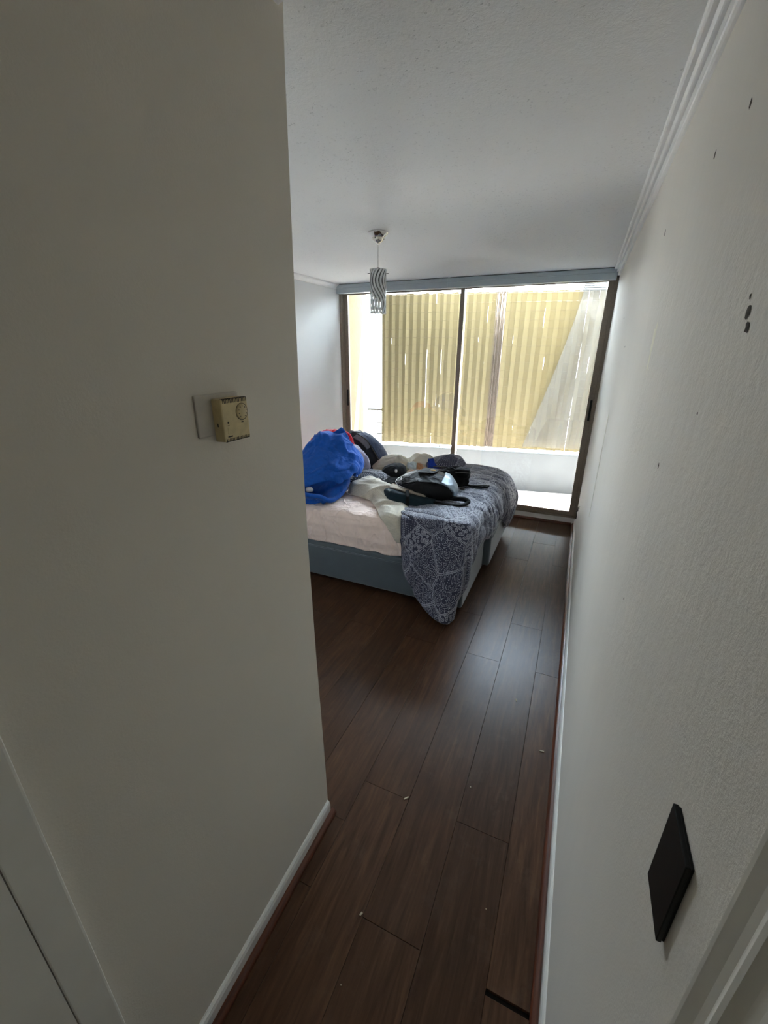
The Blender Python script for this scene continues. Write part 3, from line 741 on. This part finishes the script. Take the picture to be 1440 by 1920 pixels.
surf('mattress', C, 460, 56, M_bsheet, bed, True, msd, cap=True)

# ---- duvet: print side over the foot of the bed, near corner trailing to the floor
dv = thing('duvet', 'dark printed duvet with pale scroll pattern sliding off the foot of the bed', 'duvet', (-.8, 3.3, .65))
def DL(p): return (p[0]+.8, p[1]-3.3, p[2]-.65)
cols = [
 [(-1.22, 3.05, 0.66), (-1.12, 2.85, 0.665), (-1.03, 2.62, 0.662), (-0.995, 2.535, 0.64), (-0.985, 2.5, 0.56), (-0.978, 2.492, 0.47), (-0.968, 2.486, 0.38)],
 [(-1.15, 3.08, 0.66), (-1.03, 2.86, 0.668), (-0.94, 2.64, 0.664), (-0.91, 2.54, 0.64), (-0.905, 2.5, 0.5), (-0.9, 2.485, 0.34), (-0.89, 2.465, 0.18)],
 [(-1.08, 3.1, 0.66), (-0.94, 2.86, 0.668), (-0.83, 2.66, 0.664), (-0.79, 2.545, 0.64), (-0.785, 2.5, 0.46), (-0.775, 2.47, 0.25), (-0.755, 2.42, 0.055)],
 [(-1.0, 3.12, 0.66), (-0.84, 2.88, 0.668), (-0.7, 2.66, 0.664), (-0.64, 2.555, 0.64), (-0.63, 2.49, 0.45), (-0.62, 2.43, 0.22), (-0.6, 2.35, 0.022)],
 [(-0.98, 3.16, 0.66), (-0.8, 2.92, 0.668), (-0.62, 2.68, 0.664), (-0.54, 2.58, 0.636), (-0.54, 2.51, 0.45), (-0.54, 2.47, 0.24), (-0.558, 2.43, 0.04)],
 [(-0.97, 3.22, 0.66), (-0.78, 2.98, 0.668), (-0.6, 2.76, 0.664), (-0.52, 2.65, 0.632), (-0.517, 2.59, 0.5), (-0.512, 2.57, 0.352), (-0.522, 2.575, 0.22)],
 [(-0.96, 3.28, 0.66), (-0.77, 3.06, 0.668), (-0.6, 2.86, 0.664), (-0.515, 2.76, 0.63), (-0.51, 2.72, 0.52), (-0.504, 2.71, 0.412), (-0.52, 2.72, 0.32)],
 [(-0.96, 3.36, 0.66), (-0.77, 3.16, 0.668), (-0.6, 3.0, 0.664), (-0.513, 2.92, 0.63), (-0.5, 2.9, 0.54), (-0.49, 2.89, 0.472), (-0.512, 2.89, 0.41)],
 [(-0.96, 3.46, 0.66), (-0.77, 3.32, 0.668), (-0.6, 3.2, 0.664), (-0.513, 3.16, 0.63), (-0.472, 3.16, 0.53), (-0.46, 3.16, 0.442), (-0.49, 3.17, 0.365)],
 [(-0.96, 3.58, 0.66), (-0.77, 3.5, 0.668), (-0.6, 3.42, 0.664), (-0.513, 3.38, 0.63), (-0.46, 3.37, 0.54), (-0.446, 3.37, 0.472), (-0.472, 3.36, 0.42)],
 [(-0.96, 3.7, 0.66), (-0.77, 3.66, 0.668), (-0.6, 3.62, 0.664), (-0.51, 3.6, 0.63), (-0.458, 3.6, 0.52), (-0.446, 3.6, 0.432), (-0.48, 3.6, 0.35)],
 [(-0.96, 3.8, 0.66), (-0.77, 3.8, 0.67), (-0.6, 3.8, 0.664), (-0.505, 3.8, 0.625), (-0.45, 3.805, 0.5), (-0.438, 3.81, 0.36), (-0.465, 3.81, 0.22)],
 [(-0.97, 3.88, 0.66), (-0.8, 3.94, 0.672), (-0.62, 3.98, 0.664), (-0.505, 4.0, 0.62), (-0.435, 4.02, 0.46), (-0.43, 4.04, 0.28), (-0.475, 4.05, 0.08)],
 [(-1.0, 3.94, 0.66), (-0.85, 4.04, 0.674), (-0.68, 4.1, 0.664), (-0.54, 4.15, 0.615), (-0.433, 4.19, 0.44), (-0.428, 4.22, 0.28), (-0.478, 4.2, 0.12)],
 [(-1.06, 3.98, 0.66), (-0.95, 4.08, 0.674), (-0.84, 4.14, 0.664), (-0.74, 4.19, 0.62), (-0.69, 4.23, 0.48), (-0.68, 4.25, 0.34), (-0.69, 4.24, 0.2)],
 [(-1.12, 4.0, 0.66), (-1.06, 4.08, 0.674), (-1.0, 4.14, 0.664), (-0.98, 4.195, 0.62), (-0.97, 4.225, 0.5), (-0.97, 4.24, 0.4), (-0.97, 4.23, 0.3)],
]
cols = [[DL(p) for p in c] for c in cols]
def dvd(p, u, v):
    q = (p[0]-.8, p[1]+3.3, p[2]+.65)
    e = min(1, v*3.0)
    a = .012*wrinkle(q, (3, 9, 4), 1)                            # creases running to the edge
    far = max(0, min(1, (q[1]-2.75)/.5))
    a += .010*far*wrinkle(q, (2.2, 17, 3.5), 3)+.006*far*wrinkle(q, (4, 34, 5), 8)
    if v > .55: a += .014*(v-.55)/.45*math.sin(u*72+2*math.sin(u*19))*(.35+.65*far)
    if far < .5 and v > .5: a += .012*wrinkle(q, (7, 7, 2.2), 5)
    return a*e+.004
surf('cover', cols, 260, 110, M_duvet, dv, False, dvd, solid=.014)
# turned-back cream underside along the sheet
und = [
 [(-1.66, 2.98, .640), (-1.62, 3.00, .700), (-1.58, 3.04, .728), (-1.52, 3.12, .735), (-1.48, 3.2, .68)],
 [(-1.62, 2.90, .640), (-1.57, 2.92, .712), (-1.52, 2.97, .748), (-1.45, 3.06, .745), (-1.42, 3.15, .68)],
 [(-1.52, 2.86, .640), (-1.47, 2.87, .705), (-1.42, 2.92, .742), (-1.36, 3.02, .750), (-1.33, 3.12, .68)],
 [(-1.42, 2.84, .640), (-1.36, 2.84, .710), (-1.31, 2.88, .745), (-1.27, 2.98, .750), (-1.24, 3.08, .68)],
 [(-1.34, 2.78, .638), (-1.28, 2.77, .690), (-1.23, 2.81, .715), (-1.18, 2.90, .725), (-1.10, 3.02, .64)],
 [(-1.24, 2.66, .638), (-1.18, 2.66, .672), (-1.12, 2.69, .684), (-1.07, 2.76, .690), (-.99, 2.86, .630)],
 [(-1.16, 2.540, .632), (-1.10, 2.535, .655), (-1.04, 2.545, .662), (-1.02, 2.60, .672), (-.93, 2.68, .630)],
 [(-1.08, 2.505, .570), (-1.04, 2.500, .590), (-1.005, 2.500, .590), (-.975, 2.512, .590), (-.93, 2.525, .585)],
 [(-1.015, 2.502, .475), (-1.00, 2.498, .480), (-.985, 2.500, .480), (-.965, 2.512, .478), (-.93, 2.525, .47)],
]
und = [[DL(p) for p in c] for c in und]
def udd(p, u, v):
    q = (p[0]-.8, p[1]+3.3, p[2]+.65); k = 1 if u < .62 else .35
    return k*(.020*wrinkle(q, (3.5, 9, 9), 11)+.006*wrinkle(q, (9, 14, 9), 12))
surf('turned_back_underside', und, 130, 40, M_cream, dv, False, udd, solid=.010)
# bunched far corner of the duvet, print and cream showing
def soft(amp, f, seed, amp2=0, f2=(20, 20, 20)):
    return lambda p, u, v: amp*wrinkle(p, f, seed)+(amp2*wrinkle(p, f2, seed+9) if amp2 else 0)
AX = (.967, .256)
lump('bunched_fold', DL((-1.10, 4.02, 0)), AX, [(.655-.65, -.20, .17, -.13, .14), (.69-.65, -.20, .175, -.14, .15), (.735-.65, -.15, .14, -.11, .12), (.765-.65, -.07, .09, -.06, .07), (.78-.65, -.03, .04, -.03, .03)], M_duvet, dv, 90, 50, soft(.024, (4, 4, 9), 21, .005))
lump('bunched_lining', DL((-1.36, 4.00, 0)), (.95, .313), [(.655-.65, -.17, .13, -.12, .14), (.69-.65, -.16, .14, -.12, .14), (.725-.65, -.11, .11, -.09, .10), (.75-.65, -.04, .05, -.04, .04)], M_cream, dv, 80, 44, soft(.026, (5, 5, 8), 22, .006))
lump('raised_fold', DL((-1.50, 3.72, 0)), (.928, .374), [(.655-.65, -.24, .10, -.10, .12), (.70-.65, -.24, .10, -.10, .12), (.75-.65, -.17, .07, -.07, .08), (.785-.65, -.06, .03, -.02, .03)], M_cream, dv, 80, 44, soft(.024, (5, 5, 9), 23, .006))

# ---- pillow
pil = thing('pillow', 'dark printed pillow lying flat beside the blue blanket', 'pillow', (-1.66, 3.27, .64))
lump('pillow_body', (0, 0), (.895, .446), [(.004, -.20, .20, -.11, .12), (.020, -.26, .245, -.16, .16), (.045, -.27, .25, -.17, .17), (.075, -.22, .20, -.13, .13), (.092, -.12, .10, -.07, .07), (.098, -.04, .03, -.03, .03)], M_pillow, pil, 90, 40, soft(.008, (8, 8, 8), 31), 2.8)

# ---- heap at the head of the bed
AXB = (.857, .514)
bl = thing('blue_blanket', 'bright blue blanket crumpled into a tall heap beside the hall corner', 'blanket', (-1.8, 3.0, .63))
def blud(p, u, v):
    s = p[0]*AXB[0]+p[1]*AXB[1]; d = -p[0]*AXB[1]+p[1]*AXB[0]; z = p[2]+.63
    a = .030*wrinkle(p, (4, 4, 6), 41)+.012*wrinkle(p, (13, 13, 4), 42)
    # long diagonal crease with the lower half tucked in
    zc = .80+.28*(s+.02)
    if d < .05:
        t = z-zc
        a += .040*math.exp(-(t/.10)**2)*(1 if t > 0 else 0)-.085*math.exp(-((t+.045)/.055)**2)
        # hollow above the front rim
        a -= .075*math.exp(-((s+.16)/.10)**2-((z-.735)/.05)**2)
    return a
lump('blanket_heap', (0, 0), AXB, [(.012, -.36, .02, -.40, .22), (.03, -.38, .085, -.42, .24), (.07, -.38, .125, -.38, .24), (.15, -.37, .185, -.33, .22), (.22, -.33, .205, -.27, .20), (.30, -.25, .185, -.20, .17), (.375, -.205, .15, -.14, .13), (.43, -.165, .13, -.09, .10), (.462, -.145, .115, -.06, .07), (.472, -.07, .05, -.03, .03)], M_blue, bl, 120, 96, blud, 2.5)
# upper layer folded down over the front: its free edge stands off the heap
brow = [(.15, -.37, .185, -.33, .22), (.22, -.33, .205, -.27, .20), (.30, -.25, .185, -.20, .17), (.375, -.205, .15, -.14, .13), (.43, -.165, .13, -.09, .10), (.462, -.145, .115, -.06, .07)]
def on_heap(a, z, off):
    zs_ = [r[0] for r in brow]; L, R_, nr, fr_ = (float(np.interp(z, zs_, [r[q] for r in brow])) for q in (1, 2, 3, 4))
    ca, sa = math.cos(a), math.sin(a); x = math.copysign(abs(ca)**.8, ca); y = math.copysign(abs(sa)**.8, sa)
    s_ = (L+R_)/2+x*((R_-L)/2+off); d_ = (nr+fr_)/2+y*((fr_-nr)/2+off)
    return (s_*AXB[0]-d_*AXB[1], s_*AXB[1]+d_*AXB[0], z)
lay_ = []
for k, deg in enumerate(np.linspace(178, 372, 15)):
    a = math.radians(deg); t = (deg-178)/194; hem = .085+.135*t+.018*math.sin(k*2.1)
    lay_.append([on_heap(a, .45, -.004), on_heap(a, .37, .012), on_heap(a, max(hem+.10, .28), .034), on_heap(a, hem+.05, .052), on_heap(a, hem+.012, .050), on_heap(a, hem, .034), on_heap(a, hem+.02, .014)])
surf('folded_layer', lay_, 110, 44, M_blue, bl, False, lambda p, u, v: .012*wrinkle(p, (5, 5, 5), 46)+.006*wrinkle(p, (17, 17, 4), 47))
# the peak: a stiff fold standing at the top right
pk = [[(-.06, -.02, .44), (.00, .00, .478), (.05, .01, .470)], [(.02, -.03, .44), (.055, -.01, .512), (.085, .01, .47)], [(.07, -.03, .43), (.080, -.01, .520), (.105, .01, .44)], [(.11, -.03, .40), (.125, -.01, .455), (.14, .01, .41)], [(.13, -.03, .34), (.150, -.01, .38), (.155, .01, .34)]]
def onax(c, ax=AXB): return [(c[0]*ax[0]-c[1]*ax[1], c[0]*ax[1]+c[1]*ax[0], c[2]) for c in c] if isinstance(c[0], tuple) else None
pk = [onax([(a, b, z) for a, b, z in r]) for r in pk]
surf('peaked_fold', pk, 40, 24, M_blue, bl, False, soft(.004, (10, 10, 10), 43), solid=.02)
# front rim of the pouch at the foot of the heap
rim = onax([(-.40, -.36, .125), (-.30, -.405, .115), (-.20, -.425, .085), (-.12, -.425, .070), (-.05, -.415, .035), (0, -.37, .03), (.06, -.28, .05), (.10, -.15, .08)])
tube('front_rim', rim, [.018]*40, M_blue, bl, 12, res=40)
# rolled cuff on the right
cf = [onax([(.165+.012*j, -.075-.03*math.cos(a)-.02*j, .185+.048*math.sin(a)) for j in range(3)]) for a in np.linspace(0, 2*PI, 12, endpoint=False)]
surf('rolled_cuff', cf, 40, 12, M_blue, bl, True, soft(.003, (20, 20, 20), 44), solid=.012)
lump('care_tag', onax([(-.19, -.335, 0)])[0], AXB, [(.088, -.028, .020, -.016, .010), (.100, -.034, .026, -.020, .010), (.118, -.028, .016, -.012, .010), (.124, -.012, .004, -.004, .004)], M_whitelogo, bl, 24, 12)

rd = thing('red_garment', 'red garment bunched behind the blue blanket', 'garment', (-2.0, 3.46, .63))
lump('garment_heap', (0, 0), (.859, .513), [(.012, -.36, .14, -.08, .08), (.10, -.36, .15, -.08, .08), (.20, -.34, .165, -.07, .07), (.28, -.30, .135, -.07, .08), (.345, -.25, .11, -.05, .07), (.395, -.19, .06, -.04, .05), (.408, -.12, -.04, -.02, .03)], M_red, rd, 80, 60, soft(.014, (7, 7, 7), 51, .007))

gy = thing('grey_shirt', 'lavender grey shirt draped against the blue blanket', 'shirt', (-1.83, 3.34, .63))
lump('shirt_body', (0, 0), (.881, .473), [(.010, -.18, .12, -.12, .05), (.05, -.18, .165, -.14, .05), (.12, -.17, .185, -.13, .05), (.20, -.16, .160, -.11, .05), (.265, -.14, .105, -.08, .09), (.31, -.12, .045, -.05, .06), (.328, -.08, -.01, -.02, .03)], M_grey, gy, 70, 60, soft(.012, (9, 9, 7), 55, .006))
lump('dark_print_patch', (.075*.881+.125*.473, .075*.473-.125*.881), (.881, .473), [(.055, -.01, .03, -.01, .02), (.075, -.03, .045, -.018, .02), (.10, -.035, .045, -.02, .02), (.125, -.035, .020, -.02, .02), (.14, -.02, -.005, -.01, .01)], M_capblk, gy, 30, 20, soft(.005, (25, 25, 25), 56))

bb = thing('black_duffel_bag', 'charcoal and blue grey domed bag behind the grey shirt', 'bag', (-1.80, 3.80, .63))
AXK = (.914, .405)
lump('bag_body', (0, 0), AXK, [(.010, -.30, .10, -.16, .16), (.03, -.34, .165, -.19, .19), (.10, -.36, .14, -.20, .20), (.18, -.355, .085, -.18, .18), (.26, -.33, .02, -.15, .15), (.32, -.29, -.06, -.11, .11), (.355, -.24, -.12, -.06, .06), (.362, -.20, -.16, -.03, .03)], M_blackbag, bb, 90, 60, soft(.010, (6, 6, 6), 61, .004), 2.6)
# outer panel, zip and mesh insert run over its right flank
def over(s, d, z): return (s*AXK[0]-d*AXK[1], s*AXK[1]+d*AXK[0], z)
pan = [[over(-.16, -.10, .355), over(-.10, -.02, .358), over(-.10, .06, .352)], [over(-.06, -.135, .295), over(-.03, -.06, .322), over(-.03, .05, .315)], [over(.00, -.165, .215), over(.05, -.08, .250), over(.05, .05, .245)], [over(.05, -.185, .135), over(.105, -.09, .170), (over(.11, .05, .165))], [over(.10, -.19, .06), over(.150, -.10, .085), over(.155, .05, .08)], [over(.14, -.17, .015), over(.180, -.09, .018), over(.18, .05, .015)]]
surf('side_panel', pan, 50, 26, M_bagside, bb, False, soft(.006, (12, 12, 8), 62), solid=.012)
tube('zip', [over(-.17, -.11, .362), over(-.07, -.148, .300), over(-.01, -.178, .215), over(.04, -.198, .135), over(.09, -.205, .06), over(.13, -.185, .015)], .0045, M_zip, bb, 6, res=40)
msh = [[over(-.20, -.135, .325), over(-.17, -.110, .345)], [over(-.14, -.155, .290), over(-.11, -.125, .325)], [over(-.10, -.170, .255), over(-.06, -.145, .285)], [over(-.065, -.180, .215), over(-.035, -.165, .235)]]
surf('mesh_insert', msh, 24, 8, M_mesh, bb, False, None, solid=.006)

# ---- things in the middle of the bed
cp = thing('baseball_cap', 'black cap with small white logo by the pillow end', 'cap', (-1.43, 3.46, .66))
AXC = (.928, .374)
lump('crown', (0, 0), AXC, [(.010, -.10, .09, -.12, .10), (.04, -.125, .105, -.13, .11), (.075, -.105, .105, -.11, .10), (.105, -.06, .085, -.07, .07), (.118, -.01, .04, -.03, .03)], M_capblk, cp, 60, 40, soft(.006, (14, 14, 14), 71))
surf('visor', [[over2 for over2 in r] for r in [[(-.10, -.14, .018), (-.06, -.20, .012), (-.02, -.235, .008)], [(-.04, -.15, .030), (-.02, -.215, .020), (.0, -.26, .010)], [(.04, -.14, .030), (.045, -.20, .020), (.05, -.245, .010)], [(.09, -.10, .018), (.10, -.15, .012), (.10, -.19, .008)]]], 30, 16, M_capblk, cp, False, None, solid=.006)
lump('white_logo', (.012*AXC[0]+.098*AXC[1], .012*AXC[1]-.098*AXC[0]), AXC, [(.066, -.010, .008, -.020, .01), (.078, -.013, .011, -.017, .01), (.092, -.010, .008, -.006, .01)], M_whitelogo, cp, 20, 10)

# main backpack, lying on its back, foot towards the near right
AXP = (.90, -.05)
bp = thing('black_backpack', 'black backpack with silver panel and gold logo lying on the duvet', 'backpack', (-1.00, 3.08, .665))
bp.scale = (1, 1, .87)
def PX(s, d, z):   # local frame: s to the right, d away
    c, q = .985, .17
    return (s*c-d*q, s*q+d*c, z)
body = []
spine = [(-.235, .07, .095, .10, .020), (-.215, .10, .13, .13, .012), (-.14, .155, .165, .165, .004), (-.04, .190, .185, .195, .002), (.07, .190, .185, .190, .002), (.16, .170, .165, .165, .002), (.215, .130, .13, .13, .006), (.235, .08, .08, .09, .020)]
for k in range(20):
    a = 2*PI*k/20; ca, sa = math.cos(a), math.sin(a); r = []
    for s, dn, df, h, zb in spine:
        p = 3.0; x = math.copysign(abs(ca)**(2/p), ca); y = math.copysign(abs(sa)**(2/p), sa)
        d = x*(dn if x < 0 else df); zt = zb+(h-zb)*(y*.5+.5)
        r.append(PX(s, d-.02, zt))
    body.append(r)
surf('main_body', body, 90, 70, M_pack, bp, True, lambda p, u, v: .007*wrinkle(p, (6, 9, 7), 81)+.003*wrinkle(p, (18, 18, 18), 82), cap=True)
# upper pocket panel on the front
pkt = [[PX(s, d, z) for s, d, z in r] for r in [
 [(-.17, -.15, .135), (-.19, -.03, .165), (-.18, .09, .155)], [(-.09, -.175, .165), (-.10, -.03, .205), (-.10, .12, .185)],
 [(.01, -.185, .180), (.0, -.03, .215), (.0, .13, .195)], [(.10, -.175, .172), (.10, -.03, .205), (.10, .12, .185)], [(.17, -.14, .140), (.18, -.03, .175), (.18, .10, .150)]]]
surf('front_pocket', pkt, 50, 40, M_packtop, bp, False, lambda p, u, v: .006*wrinkle(p, (7, 9, 7), 83), solid=.02)
fl = [[PX(s, d, z) for s, d, z in r] for r in [[(-.06, -.06, .222), (-.05, .0, .228), (-.03, .08, .222)], [(.0, -.075, .228), (.02, .0, .234), (.03, .08, .226)], [(.06, -.06, .224), (.085, .0, .226), (.09, .07, .216)]]]
flp = surf('flap', fl, 30, 20, M_packtop, bp, False, None, solid=.008); 
lump('gold_logo', PX(.048, -.004, 0), (.985, .17), [(.231, -.020, .020, -.009, .009), (.2345, -.021, .021, -.010, .010), (.236, -.016, .016, -.006, .006)], M_gold, flp, 24, 8, None, 3)
sv = [[PX(s, d, z) for s, d, z in r] for r in [[(.135, -.165, .174), (.150, -.03, .208), (.140, .10, .190)], [(.180, -.160, .150), (.195, -.03, .184), (.185, .09, .168)], [(.226, -.145, .098), (.246, -.03, .118), (.238, .07, .100)], [(.236, -.135, .045), (.256, -.03, .045), (.248, .05, .045)]]]
surf('silver_panel', sv, 30, 20, M_silver, bp, False, lambda p, u, v: .004*wrinkle(p, (12, 12, 12), 84), solid=.012)
for s0, z0 in ((-.225, .118), (-.245, .082), (-.250, .050)):
    tube('zip', [PX(s0+.004, .08, z0+.006), PX(s0-.014, -.02, z0+.004), PX(s0+.004, -.110, z0), PX(s0+.060, -.182, z0-.004), PX(s0+.15, -.228, z0-.006)], .0032, M_zip, bp, 6, res=30)
hp = [PX(-.235, .00, .10), PX(-.285, -.02, .085), PX(-.295, -.06, .065), PX(-.26, -.09, .055), PX(-.22, -.085, .06)]
tube('grab_handle', hp, .010, M_strap, bp, 8, .6, 24)
st1 = [PX(-.02, -.205, .030), PX(.10, -.235, .022), PX(.22, -.245, .018), PX(.31, -.235, .022), PX(.345, -.205, .040), PX(.31, -.175, .050), PX(.24, -.155, .040), PX(.20, -.13, .045)]
tube('shoulder_strap', st1, .021, M_strap, bp, 10, .55, 60)
# teal back padding under it
tp = [[PX(s, d, z) for s, d, z in r] for r in [
 [(-.300, -.22, .030), (-.315, -.14, .075), (-.28, -.02, .050)], [(-.25, -.295, .016), (-.255, -.215, .092), (-.22, -.08, .066)], [(-.16, -.330, .006), (-.165, -.255, .090), (-.15, -.12, .056)],
 [(-.06, -.335, .005), (-.065, -.262, .076), (-.06, -.14, .040)], [(.04, -.310, .005), (.035, -.245, .056), (.03, -.14, .034)], [(.11, -.265, .005), (.105, -.22, .036), (.10, -.14, .024)]]]
surf('teal_back_padding', tp, 70, 30, M_teal, bp, False, soft(.006, (9, 9, 9), 85), solid=.02)
gp = [[PX(s, d, z) for s, d, z in r] for r in [[(-.265, -.160, .098), (-.255, -.10, .112)], [(-.20, -.205, .108), (-.185, -.15, .116)], [(-.12, -.228, .098), (-.11, -.18, .106)], [(-.03, -.236, .082), (-.02, -.19, .088)], [(.03, -.226, .064), (.035, -.19, .068)]]]
surf('grey_lining', gp, 40, 10, M_beige, bp, False, None, solid=.010)
bd = [[PX(s, d, z) for s, d, z in r] for r in [[(-.125, -.225, .108), (-.105, -.300, .072), (-.100, -.345, .004)], [(-.098, -.225, .106), (-.078, -.300, .070), (-.073, -.345, .004)]]]
surf('compression_strap', bd, 4, 16, M_strap, bp, False, None, solid=.005)

# second black bag behind it
b2 = thing('black_vest', 'black strappy bag standing behind the backpack', 'bag', (-.90, 3.40, .665))
AX2 = (.966, .259)
lump('bag_body', (0, 0), AX2, [(.006, -.10, .13, -.09, .08), (.03, -.13, .165, -.11, .09), (.07, -.14, .165, -.10, .08), (.11, -.13, .165, -.075, .06), (.14, -.05, .16, -.05, .05), (.155, .06, .14, -.03, .03)], M_strap, b2, 70, 44, soft(.016, (10, 10, 12), 91, .007))
lump('upright_pocket', (.105*AX2[0]+.03*AX2[1], .105*AX2[1]-.03*AX2[0]), AX2, [(.09, -.05, .055, -.05, .05), (.13, -.055, .06, -.055, .05), (.155, -.05, .056, -.045, .04), (.163, -.03, .03, -.02, .02)], M_strap, b2, 40, 20, soft(.004, (20, 20, 20), 92), 3)
tube('seam_trim', [(.045*AX2[0]+.095*AX2[1], .045*AX2[1]-.095*AX2[0], .135), (.105*AX2[0]+.100*AX2[1], .105*AX2[1]-.100*AX2[0], .142), (.165*AX2[0]+.08*AX2[1], .165*AX2[1]-.08*AX2[0], .132)], .0022, M_zip, b2, 6, res=16)
tube('loose_strap', [(.10, -.03, .03), (.20, .00, .018), (.29, .04, .016), (.325, .03, .022), (.30, -.01, .02), (.20, -.05, .014), (.12, -.08, .012)], .016, M_strap, b2, 8, .5, 40)
tube('loose_strap', [(-.16, .05, .13), (-.05, .02, .145), (.03, -.01, .15), (.06, -.02, .135)], .010, M_strap, b2, 8, .5, 24)
box('buckle', (.125, -.125, .008), (.165, -.10, .024), M_zip, b2, .004)

# small cloths between the folds
o = thing('crumpled_white_bag', 'crumpled white plastic bag between the cap and backpack', 'bag', (-1.37, 3.74, .665))
lump('film', (0, 0), (.94, .342), [(.004, -.04, .04, -.035, .03), (.03, -.046, .044, -.04, .03), (.06, -.036, .036, -.03, .025), (.074, -.012, .012, -.01, .01)], M_crump, o, 40, 26, soft(.016, (26, 26, 26), 101))
o = thing('royal_blue_cloth', 'small royal blue cloth standing between two duvet folds', 'cloth', (-1.215, 3.86, .665))
lump('cloth_roll', (0, 0), (.954, .298), [(.004, -.035, .09, -.035, .03), (.02, -.036, .075, -.036, .03), (.05, -.034, .04, -.03, .03), (.085, -.028, .026, -.022, .025), (.094, -.010, .010, -.01, .01)], M_royal, o, 40, 30, soft(.006, (18, 18, 18), 102))
o = thing('tan_cloth', 'small tan cloth tucked behind the backpack', 'cloth', (-1.315, 3.78, .665))
lump('cloth_fold', (0, 0), (.95, .313), [(.004, -.03, .05, -.03, .03), (.03, -.032, .045, -.03, .03), (.05, -.02, .03, -.02, .02), (.056, -.008, .01, -.008, .008)], M_skin, o, 30, 20, soft(.006, (22, 22, 22), 103))
